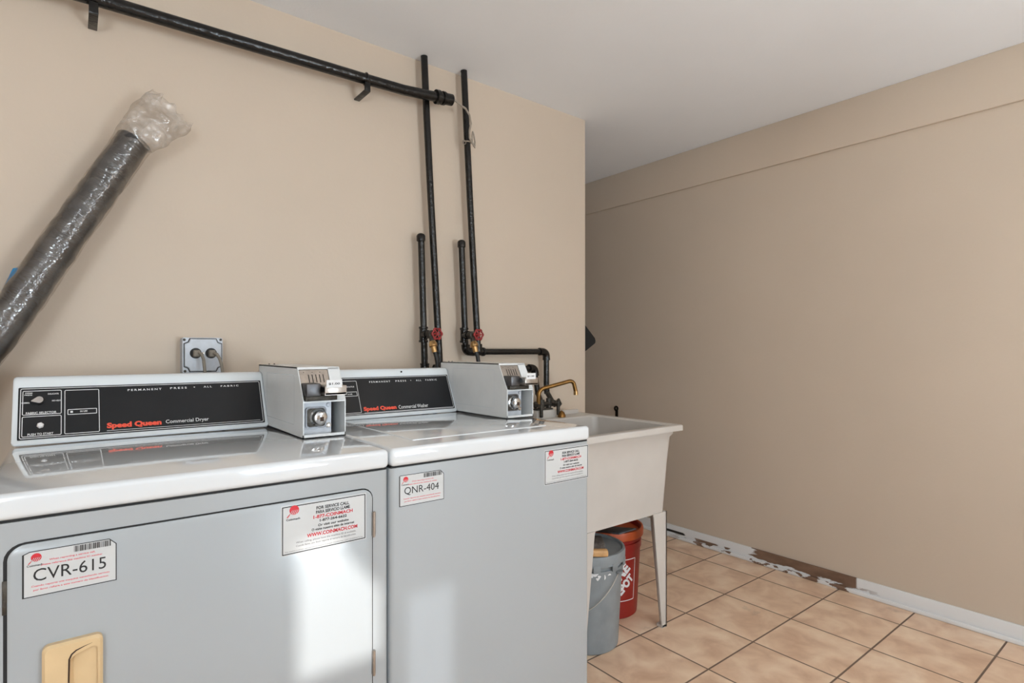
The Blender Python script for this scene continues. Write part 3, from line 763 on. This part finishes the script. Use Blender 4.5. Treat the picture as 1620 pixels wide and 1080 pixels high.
def valve_set(parent, x, z):
    # tee, branch toward the room, red wheel, brass outlet and hose
    g = G(); g.tube([(x, PYY, z + .032), (x, PYY, z + .031), (x, PYY, z + .024), (x, PYY, z + .022), (x, PYY, z - .022), (x, PYY, z - .024), (x, PYY, z - .031), (x, PYY, z - .032)], [.015, .0185, .0185, .016, .016, .0185, .0185, .015], 18)
    g.cyl((x, PYY, z), (x, PYY - .028, z), .0155); g.cyl((x, PYY - .026, z), (x, PYY - .034, z), .0175); g.build('tee', 'black_pipe', parent)
    g = G(); g.tube([(x, PYY - .03, z), (x, PYY - .05, z), (x, PYY - .052, z), (x, PYY - .07, z), (x, PYY - .072, z), (x, PYY - .095, z)], [.0125, .0125, .0155, .0155, .009, .007], 16)
    g.cyl((x, PYY - .06, z), (x + .002, PYY - .066, z - .030), .010)
    v = g.build('valve', 'grime', parent)
    yw = PYY - .108
    g = G(); g.torus((x, yw, z), .0205, .0038, (0, 1, 0), n=48, k=8, wob=.10, lobes=6)
    for i in range(6):
        a = 2 * PI * i / 6
        g.cyl((x, yw, z), (x + .0185 * math.cos(a), yw, z + .0185 * math.sin(a)), .0026, n=8)
    g.cyl((x, yw - .006, z), (x, yw + .008, z), .006, n=12); g.build('handwheel', 'red_iron', v)
    g = G(); g.tube([(x + .002, PYY - .066, z - .028), (x + .003, PYY - .069, z - .036), (x + .003, PYY - .0695, z - .038), (x + .004, PYY - .073, z - .048), (x + .004, PYY - .0735, z - .050), (x + .006, PYY - .080, z - .072)], [.0115, .0155, .0165, .0165, .011, .0105], 14)
    g.build('hose_connector', 'brass', v)
    g = G(); g.tube([(x + .006, PYY - .079, z - .068), (x + .011, PYY - .085, z - .09), (x + .014, PYY - .088, z - .12), (x + .010, PYY - .088, z - .16), (x + .006, PYY - .085, z - .22), (x, PYY - .08, z - .5)], .0085, 12)
    g.build('hose', 'black_rubber', parent)

# hot side
t = thing('water_pipe', 'black iron water pipe nearer the dryer, tall riser with capped stub and red valve wheel', 'water pipe', (1.19, PYY, 1.05), 'black water pipes on the wall behind the washer')
top = (1.124, PYY, ZC - .001); bot = (1.199, PYY, 1.04)
G().tube([top, (1.135, PYY, 2.1), (1.155, PYY, 1.75), (1.18, PYY, 1.35), bot], .0140, 18).build('riser', 'black_pipe', t)
G().cyl((1.110, PYY, 1.59), (1.127, PYY, 1.06), .0133, n=18).build('capped_stub', 'black_pipe', t)
G().tube([(1.1095, PYY, 1.578), (1.1094, PYY, 1.58), (1.109, PYY, 1.600), (1.1088, PYY, 1.606), (1.1087, PYY, 1.610)], [.0150, .0175, .0175, .014, .008], 18).build('cap', 'black_pipe', t)
valve_set(t, 1.1205, 1.204)
coupling(t, (1.1265, PYY, 1.070), (0, 0, 1), .0185, .036)
G().tube([(1.127, PYY, 1.07), (1.127, PYY, .6)], .0133).build('lower_pipe', 'black_pipe', t)
pts = [(1.199, PYY, 1.09)] + bend((1.199, PYY, 1.09), (1.199, PYY, 1.052), (1.3, PYY, 1.052), .02) + bend((1.3, PYY, 1.052), (1.712, PYY, 1.057), (1.712, PYY, .95), .022) + [(1.712, 1.985, .935)]
G().tube(pts, .0125, 16).build('branch_pipe', 'black_pipe', t)
G().tube([(1.675, PYY, 1.0565), (1.676, PYY, 1.0565)] + bend((1.66, PYY, 1.057), (1.712, PYY, 1.057), (1.712, PYY, .95), .028) + [(1.712, PYY, 1.022), (1.712, PYY, 1.021)], [.015, .020] + [.019] * 7 + [.020, .015], 18).build('elbow', 'black_pipe', t)
G().tube([(1.205, PYY - .005, 1.058), (1.185, PYY - .01, 1.078), (1.17, PYY - .01, 1.074), (1.16, PYY - .01, 1.05)], .012, 12).build('elbow', 'black_pipe', t)

# cold side
t = thing('water_pipe', 'black iron water pipe nearer the sink, riser with red valve wheel and sideways run', 'water pipe', (1.38, PYY, 1.13), 'black water pipes on the wall behind the washer')
G().tube([(1.315, PYY, ZC - .001), (1.325, PYY, 2.15), (1.345, PYY, 1.8), (1.37, PYY, 1.4), (1.388, PYY, 1.14)], .0140, 18).build('riser', 'black_pipe', t)
G().cyl((1.303, PYY, 1.585), (1.3235, PYY, 1.15), .0133, n=18).build('capped_stub', 'black_pipe', t)
G().tube([(1.3032, PYY, 1.575), (1.3031, PYY, 1.577), (1.303, PYY, 1.597), (1.3028, PYY, 1.603), (1.3027, PYY, 1.607)], [.0150, .0172, .0172, .014, .008], 18).build('cap', 'black_pipe', t)
valve_set(t, 1.3165, 1.204)
zb = 1.134
G().tube([(1.323, PYY, 1.165), (1.323, PYY, 1.164)] + bend((1.323, PYY, 1.165), (1.324, PYY, zb), (1.37, PYY, zb), .022) + [(1.360, PYY, zb), (1.361, PYY, zb)], [.015, .0185] + [.0175] * 7 + [.0185, .015], 18).build('elbow', 'black_pipe', t)
g = G(); g.tube([(1.360, PYY, zb), (1.361, PYY, zb), (1.368, PYY, zb), (1.369, PYY, zb), (1.408, PYY, zb), (1.409, PYY, zb), (1.418, PYY, zb), (1.419, PYY, zb)], [.015, .0185, .0185, .0165, .0165, .0195, .0195, .015], 18); g.cyl((1.388, PYY, zb), (1.388, PYY, zb + .034), .018); g.build('tee', 'black_pipe', t)
G().tube([(1.41, PYY, zb), (1.76, PYY, zb)], .0135, 16).build('side_run', 'black_pipe', t)
G().tube([(1.738, PYY, zb), (1.739, PYY, zb)] + bend((1.7, PYY, zb), (1.783, PYY, zb), (1.783, PYY, 1.0), .028) + [(1.783, PYY, zb - .040), (1.783, PYY, zb - .041)], [.015, .0185] + [.0175] * 7 + [.0185, .015], 18).build('elbow', 'black_pipe', t)
G().tube([(1.783, PYY, zb - .03), (1.783, PYY, .97), (1.778, PYY - .01, .935)], .0135, 16).build('drop_pipe', 'black_pipe', t)

# conduit under the ceiling
cy = 1.967
t = thing('conduit_pipe', 'thick black conduit pipe running along the top of the wall under the ceiling', 'pipe', (.4, YA, 2.13))
G().tube([(XL + .01, cy, 2.10), (-1.1891, cy, 2.1062), (-0.3964, cy, 2.1161), (0.0793, cy, 2.1280), (0.4955, cy, 2.1349), (0.8572, cy, 2.1408), (1.0108, cy, 2.1448), (1.1098, cy, 2.1537), (1.1891, cy, 2.1626)], .0195, 20).build('pipe', 'black_pipe', t)
g = G(); g.tube([(1.1544, cy, 2.1587), (1.1554, cy, 2.1587), (1.1713, cy, 2.1607), (1.1723, cy, 2.1607), (1.1842, cy, 2.1617), (1.1852, cy, 2.1617), (1.1961, cy, 2.1626), (1.1970, cy, 2.1626), (1.2307, cy, 2.1656), (1.2327, cy, 2.1656)], [.02, .028, .028, .022, .022, .027, .027, .023, .023, .015], 16)
g.build('end_fitting', 'black_pipe', t)
for x in (.0515, .858):
    g = G(); zc = 2.1275 if x < .1 else 2.141
    g.torus((x, cy, zc), .0215, .0028, (1, 0, 0), n=24, k=6); g.box((x - .011, cy - .02, zc - .052), (x + .011, cy - .012, zc - .018), r=.002); g.box((x - .011, cy - .014, zc - .052), (x + .011, YA, zc - .046), r=.001)
    g.build('pipe_clamp', 'black_pipe', t)
t = thing('hanging_strap', 'thin weathered metal strap looped from the conduit end to the tall pipe', 'strap', (1.2585, cy, 2.1607))
G().tube([(1.2317, cy, 2.1656), (1.2466, cy, 2.1686), (1.2605, cy - .004, 2.1607), (1.2704, cy - .006, 2.1527), (1.2882, cy - .016, 2.1408), (1.3031, cy - .022, 2.1161), (1.3100, cy - .024, 2.0814), (1.3041, cy - .022, 2.0517), (1.3060, cy - .02, 2.0219), (1.3239, cy - .018, 2.0021), (1.3328, cy - .012, 1.9972)], .0042, 8).build('wire', 'grey_wire', t)
G().tube([(1.3209, cy - .020, 2.0517), (1.3150, cy - .024, 2.0318), (1.3179, cy - .022, 2.0021), (1.3308, cy - .02, 1.9872), (1.3338, cy - .018, 2.0120), (1.3259, cy - .02, 2.0417), (1.3209, cy - .020, 2.0517)], .0032, 8).build('wire_loop', 'grey_wire', t)
g = G(); g.torus((1.331, PYY, 2.025), .0175, .003, (0, 0, 1), n=20, k=6); g.torus((1.308, PYY - .014, 2.018), .008, .002, (0, 1, 0), n=14, k=6); g.build('clamp', 'steel', t)

# ------------------------------------------------------------------ utility sink
SX0, SX1, SY0, SY1, SZ = 1.388, 1.982, 1.380, 1.985, .835
t = thing('utility_sink', 'white plastic freestanding laundry tub on tapered legs at the right of the washer', 'sink', ((SX0 + SX1) / 2, (SY0 + SY1) / 2, 0))
def rr3(x0, x1, y0, y1, z, r=.02): return [(a, b, z) for a, b in rrect(x0, y0, x1, y1, r, 5)]
LAY = [  # outside bottom up, over the rim, down the basin
    rr3(SX0 + .045, SX1 - .045, SY0 + .058, SY1 - .03, .474, .03),
    rr3(SX0 + .034, SX1 - .032, SY0 + .044, SY1 - .02, .70, .03),
    rr3(SX0 + .030, SX1 - .026, SY0 + .036, SY1 - .016, .785, .03),
    rr3(SX0 + .022, SX1 - .018, SY0 + .026, SY1 - .012, .798, .03),
    rr3(SX0 + .022, SX1 - .018, SY0 + .026, SY1 - .012, .812, .03),
    rr3(SX0, SX1, SY0, SY1, .8125, .012), rr3(SX0, SX1, SY0, SY1, .8315, .012), rr3(SX0 + .003, SX1 - .003, SY0 + .003, SY1 - .003, SZ, .012),
    rr3(SX0 + .03, SX1 - .030, SY0 + .030, SY1 - .13, SZ, .03), rr3(SX0 + .036, SX1 - .036, SY0 + .036, SY1 - .136, SZ - .006, .03),
    rr3(SX0 + .05, SX1 - .05, SY0 + .06, SY1 - .15, .60, .04), rr3(SX0 + .075, SX1 - .075, SY0 + .09, SY1 - .17, .492, .05)]
n_ = len(LAY[0]); V = [p for L_ in LAY for p in L_]
F = [(k * n_ + i, k * n_ + (i + 1) % n_, (k + 1) * n_ + (i + 1) % n_, (k + 1) * n_ + i) for k in range(len(LAY) - 1) for i in range(n_)]
F += [tuple(range(n_)), tuple(range((len(LAY) - 1) * n_, len(LAY) * n_))]
g = G(); g.raw(V, F); g.build('tub', 'tub', t, smooth=40)
g = G(); g.box((SX0 + .02, SY1 - .028, SZ - .004), (SX1 - .03, SY1 - .002, SZ + .018), r=.004); g.build('back_ledge', 'tub', t)
g = G(); g.box((1.640, 1.905, SZ - .002), (1.752, 1.975, SZ + .034), r=.003); g.build('faucet_block', 'tub', t)
def sink_leg(cx, cy_, sx, sy):
    """angle-section leg, wide at the top, tapering to the foot; (cx,cy_) outer corner"""
    g = G(); zt = .476; W1, W0, T = .088, .030, .006
    a = lambda u, z: (cx + sx * u, cy_, z); b = lambda u, z: (cx + sx * u, cy_ + sy * T, z)
    g.prism([(0, 0), (W0, 0), (W1 - .004, zt - .01), (W1, zt), (0, zt)], a, b)
    a = lambda u, z: (cx, cy_ + sy * u, z); b = lambda u, z: (cx + sx * T, cy_ + sy * u, z)
    g.prism([(0, 0), (W0, 0), (W1 - .004, zt - .01), (W1, zt), (0, zt)], a, b)
    g.box((min(cx, cx + sx * W0), min(cy_, cy_ + sy * W0), 0), (max(cx, cx + sx * W0), max(cy_, cy_ + sy * W0), .012), r=.002)
    g.build('leg', 'tub', t, smooth=0)
sink_leg(1.940, 1.434, -1, 1); sink_leg(1.428, 1.434, 1, 1); sink_leg(1.940, 1.955, -1, -1); sink_leg(1.428, 1.955, 1, -1)

# faucet
fy = 1.935
t = thing('faucet', 'old brass swing faucet with grimy valve body on the back of the sink', 'faucet', (1.70, fy, SZ + .03))
g = G(); g.tube([(1.645, fy, .893), (1.655, fy, .893), (1.66, fy, .893), (1.765, fy, .893), (1.77, fy, .893), (1.782, fy, .893)], [.012, .016, .0125, .0125, .017, .013], 16)
g.cyl((1.69, fy, .865), (1.69, fy, .915), .015); g.cyl((1.735, fy, .865), (1.735, fy, .92), .012)
g.tube([(1.712, PYY - .02, .94), (1.705, fy + .02, .905), (1.70, fy, .893)], .012, 12); g.tube([(1.778, PYY - .012, .94), (1.772, fy + .02, .905), (1.765, fy, .893)], .012, 12)
g.box((1.648, fy - .02, .866), (1.745, fy + .02, .876), r=.003)
g.build('valve_body', 'grime', t)
g = G(); g.tube([(1.668, fy - .004, .895), (1.668, fy - .006, .915)] + bend((1.668, fy - .006, .915), (1.668, fy - .008, .963), (1.74, fy - .03, .978), .030, 8) + bend((1.74, fy - .03, .978), (1.835, fy - .062, 1.003), (1.842, fy - .066, .94), .030, 9) + [(1.843, fy - .067, .950)], .0092, 14)
g.build('spout', 'old_brass', t)
G().cyl((1.843, fy - .067, .951), (1.8435, fy - .067, .934), .0105, n=16).build('spout_tip', 'brass', t)
for x0_, nm in ((1.650, 0), (1.752, 1)):
    g = G()
    g.tube([(x0_, fy - .012, .893), (x0_, fy - .045, .890)], .008, 12)
    g.box((x0_ - .007, fy - .052, .845 if nm else .840), (x0_ + .007, fy - .040, .90), r=.003); g.build('lever_handle', 'grime', t)
G().tube([(1.785, fy, .893), (1.792, fy - .002, .90), (1.796, fy - .002, .89), (1.79, fy - .004, .876)], [.012, .017, .016, .008], 14).build('escutcheon', 'grime', t)
g = G(); g.tube([(1.765, fy - .055, SZ + .001), (1.765, fy - .055, SZ + .010), (1.765, fy - .055, SZ + .022), (1.762, fy - .055, SZ + .030)], [.019, .018, .012, .003], 18)
tag(g.build('drain_plug', 'old_brass', None, origin=(1.765, fy - .055, SZ)), 'small round brass drain plug lying on the back deck of the sink', 'drain plug')

# ------------------------------------------------------------------ buckets
def bucket_prof(h=.37):
    return [(0, .0), (.118, 0), (.125, .006), (.1265, .02), (.139, h * .72), (.1395, h * .78), (.144, h * .785), (.1445, h * .86), (.139, h * .865), (.1395, h * .93), (.146, h * .935), (.148, h * .99), (.146, h), (.141, h), (.139, h * .985), (.125, .02), (0, .012)]
gc = (1.600, 1.566)
t = thing('bucket', 'grey plastic bucket with grey lid under the sink, next to the washer', 'bucket', (gc[0], gc[1], 0), 'five gallon buckets under the sink')
G().lathe(bucket_prof(), (gc[0], gc[1], 0), 56).build('pail', 'bucket_grey', t)
g = G(); g.lathe([(.1505, .335), (.1525, .337), (.1535, .368), (.151, .376), (.143, .377), (.139, .368), (.02, .366), (0, .366)], (gc[0], gc[1], 0), 56)
for a in [i * PI / 6 for i in range(12)]:
    g.box((-.014, -.004, .318), (.014, .001, .345), r=.001, mtx=Matrix.Translation((gc[0], gc[1], 0)) @ Matrix.Rotation(a, 4, 'Z') @ Matrix.Translation((0, -.1500, 0)))
g.build('lid', 'bucket_grey', t)
pts = []
for i in range(25):
    a = -1.37 - i / 24 * PI
    s = math.sin(i / 24 * PI)
    pts.append((gc[0] + (.148 + .006 * s) * math.cos(a), gc[1] + (.148 + .006 * s) * math.sin(a), .305 - .150 * s))
G().tube(pts, .0021, 8).build('wire_handle', 'wire', t)
for p in (pts[0], pts[-1]):
    G().lathe([(0, -.004), (.014, -.004), (.016, .004), (0, .006)], (p[0], p[1], p[2]), 12).build('handle_ear', 'bucket_grey', t)
# paint splashes on the pail
g = G()
for (a, z, sa, sz) in ((-2.14, .312, .10, .006), (-2.02, .303, .04, .006), (-1.86, .299, .02, .009), (-2.22, .309, .05, .007), (-2.06, .2955, .045, .005), (-1.72, .306, .05, .003)):
    n = 14; P_ = []
    for i in range(n):
        q = 2 * PI * i / n; k = 1 + .25 * math.sin(3 * q + a * 9)
        aa = a + sa * k * math.cos(q); P_.append((gc[0] + .1462 * math.cos(aa), gc[1] + .1462 * math.sin(aa), z + sz * k * math.sin(q)))
    g.raw(P_, [tuple(range(n))])
g.build('paint_splashes', 'print_white', t, smooth=0)

oc = (1.880, 1.703)
t = thing('bucket', 'orange-red plastic bucket with white logo square under the sink, behind the grey one', 'bucket', (oc[0], oc[1], 0), 'five gallon buckets under the sink')
G().lathe(bucket_prof(), (oc[0], oc[1], 0), 56).build('pail', 'bucket_red', t)
G().lathe([(.1505, .338), (.1525, .340), (.1535, .366), (.1515, .373), (.146, .374), (.143, .366), (.140, .350), (.02, .348), (0, .348)], (oc[0], oc[1], 0), 56).build('lid', 'bucket_orange', t)
# logo wrapped round the pail: centre faces the near left
LC = math.radians(-121); LZ = .168
def wrapf(a, b):
    z = LZ + b; r_ = .1263 + (z - .02) / (.37 * .72 - .02) * .0125 + .0009
    q = LC + a / .133
    return (oc[0] + r_ * math.cos(q), oc[1] + r_ * math.sin(q), z)
g = G(); s_ = .088
def wrap_strip(a0, b0, a1, b1, w_):
    n = 14; d = Vector((a1 - a0, b1 - b0)).normalized(); nn = Vector((-d.y, d.x)) * w_ / 2
    V = []
    for i in range(n + 1):
        p = Vector((a0 + (a1 - a0) * i / n, b0 + (b1 - b0) * i / n)); V += [wrapf(*(p + nn)), wrapf(*(p - nn))]
    g.raw(V, [(2 * i, 2 * i + 1, 2 * i + 3, 2 * i + 2) for i in range(n)])
for q in ((-s_, -s_, s_, -s_), (s_, -s_, s_, s_), (s_, s_, -s_, s_), (-s_, s_, -s_, -s_)): wrap_strip(*q, .0035)
c45, s45 = math.cos(PI / 4), math.sin(PI / 4)
for body, off, wd, ht in (('THE', .062, .062, .030), ('HOME', .012, .168, .052), ('DEPOT', -.043, .132, .044)):
    V, F_ = glyphs(body, .06)
    out = []
    for (u_, v_) in V:
        x_ = (u_ - .5) * wd + (0 if body != 'THE' else -.01); y_ = off + (v_ - .5) * ht
        out.append(wrapf((x_ * c45 - y_ * s45) * .92, (x_ * s45 + y_ * c45) * .92))
    g.raw(out, F_)
g.build('logo', 'print_white', t, smooth=0, recalc=False)

g = G(); g.box((-.055, 0, 0), (.055, .135, .006), r=.0015, mtx=Matrix.Translation((1.838, 1.553, .3790)) @ Matrix.Rotation(-.19, 4, 'X'))
tag(g.build('board_offcut', 'slate', None, origin=(1.838, 1.552, .3762)), 'slate grey square board lying on the orange bucket lid', 'board')
# brush lying on the grey lid
t = thing('hand_brush', 'wood-backed dusty grey hand brush lying on the grey bucket lid', 'brush', (1.56, 1.49, .377))
mt_ = Matrix.Translation((1.520, 1.460, .378)) @ Matrix.Rotation(math.radians(-38), 4, 'Z')
g = G(); g.box((-.055, -.016, 0), (.062, .014, .024), r=.006, seg=3, mtx=mt_); g.build('wooden_back', 'wood', t)
g = G(); g.box((-.052, .014, 0), (.056, .110, .040), r=.006, seg=3, mtx=mt_)
for i, v in enumerate(g.v):
    d = noise.noise(Vector(v) * 60) * .004; g.v[i] = (v[0] + d, v[1], v[2] + abs(d))
g.build('bristles', 'bristle', t)

# ------------------------------------------------------------------ wrapped roll leaning on the wall, blue pole behind it
A = Vector((-.80, 1.80, .045)); B = Vector((.1467, 1.972, 1.752)); mid = Vector((-.1405, 1.93, 1.191))
def axis_pt(s):
    """s 0..1 from the foot to the roll end, passing the mid point"""
    return (A.lerp(mid, s / .66) if s < .66 else mid.lerp(B, (s - .66) / .34))
def swept(path, rad, n, amp, freq, seed, flat=None):
    V = []; F = []; k = len(path)
    for i, p in enumerate(path):
        tdir = (path[min(k - 1, i + 1)] - path[max(0, i - 1)]).normalized()
        u_ = tdir.cross(Vector((0, 1, 0))).normalized(); w2 = tdir.cross(u_)
        fl = flat(i / (k - 1)) if flat else (1, 1)
        for j in range(n):
            a = 2 * PI * j / n; d = u_ * math.cos(a) * fl[0] + w2 * math.sin(a) * fl[1]
            q = p + d * rad
            V.append(q + d.normalized() * (amp * noise.noise(q * freq + Vector((seed, 0, 0))) + amp * .5 * noise.noise(q * freq * 2.7)))
    for i in range(k - 1):
        for j in range(n): F.append((i * n + j, i * n + (j + 1) % n, (i + 1) * n + (j + 1) % n, (i + 1) * n + j))
    return V, F, n, k
t = thing('wrapped_roll', 'long black roll in clear plastic wrapping leaning against the wall left of the dryer', 'roll', (-.78, 1.80, 0))
path = [axis_pt(i / 110) for i in range(111)]
V, F, n_, k_ = swept(path, .0435, 40, .0035, 30, 3)
F += [tuple(range(n_)), tuple(range((k_ - 1) * n_, k_ * n_))]
G().raw(V, F).build('roll', 'black_roll', t, smooth=60)
tip = Vector((.245, 1.965, 1.868))
path = [axis_pt(i / 110) for i in range(2, 111)] + [B.lerp(tip, s / 22) + Vector((0, -.002 * s * (22 - s) / 22, 0)) for s in range(1, 23)]
L_r = 109 / 131
def flat(s):
    if s < L_r - .02: return (1.0, 1.0)
    q = (s - L_r + .02) / (1 - L_r + .02)
    return (1.0 + .50 * math.sin(q * PI * .62), 1 - .62 * q)
V, F, n_, k_ = swept(path, .0465, 44, .003, 17, 9, flat)
# ragged mouth of the bag
for j in range(n_):
    d = noise.noise(Vector((j * .35, 2, 1))) * .035
    for r_ in range(1, 10):
        V[(k_ - r_) * n_ + j] = V[(k_ - r_) * n_ + j] + (tip - B).normalized() * d * (1 - r_ / 10)
        pass; V[(k_ - r_) * n_ + j] += Vector((0, noise.noise(Vector((j * .5, r_ * .3, 5))) * .012, 0))
for i_ in range(int(L_r * (k_ - 1)), k_):
    for j in range(n_):
        q = V[i_ * n_ + j]; am = min(1, (i_ - L_r * (k_ - 1)) / 6)
        V[i_ * n_ + j] = q + Vector((noise.noise(q * 32 + Vector((9, 0, 0))), 1.3 * abs(noise.noise(q * 38)) - .4, noise.noise(q * 32 + Vector((0, 5, 0))))) * .012 * am
g = G(); g.raw(V, F); cut = int(L_r * (k_ - 1)) * n_
g.mi = [1 if f[0] >= cut else 0 for f in g.f]
g.build('plastic_sleeve', ['film', 'film_milky'], t, smooth=60)
g = G(); g.tube([(-.56, 2.015, .002), (-.111, 2.030, 1.350), (-.1095, 2.030, 1.360), (-.109, 2.030, 1.363)], [.0145, .0145, .0125, .006], 18)
tag(g.build('blue_pole', 'blue_plastic', None, origin=(-.56, 2.015, 0)), 'bright blue plastic pole mostly hidden behind the wrapped black roll', 'pole')

# ------------------------------------------------------------------ things by the hall
t = thing('hanging_bag', 'black cloth bag hanging round the corner at the end of the machine wall', 'bag', (XC, 2.095, 1.30))
g = G(); poly = [(0, 1.335), (.035, 1.332), (.150, 1.185), (.152, 1.165), (.142, 1.155), (0, 1.075)]
poly = [(0, 1.30), (.02, 1.282), (.152, 1.205), (.160, 1.190), (.155, 1.178), (.02, 1.128), (0, 1.125)]
g.prism(poly, lambda a, b: (XC + a * .64, 2.075, b), lambda a, b: (XC + a * .62, 2.115, b)); g.build('bag', 'black_cloth', t, smooth=0)
G().tube([(XC, 2.095, 1.32), (XC + .01, 2.095, 1.315), (XC + .012, 2.095, 1.27)], .004, 8).build('hook', 'black_pipe', t)
g = G(); g.box((XB - .004, 2.540, .69), (XB, 2.562, .74), r=.001, axis=0); g.torus((XB - .007, 2.551, .748), .013, .006, (1, 0, 0), n=24, k=8)
tag(g.build('wall_hook', 'black_pipe', None, origin=(XB, 2.551, .73)), 'small black ring hook on the long wall, just above the sink rim', 'hook')
for o in bpy.data.objects:
    if '_o' in o: del o['_o']
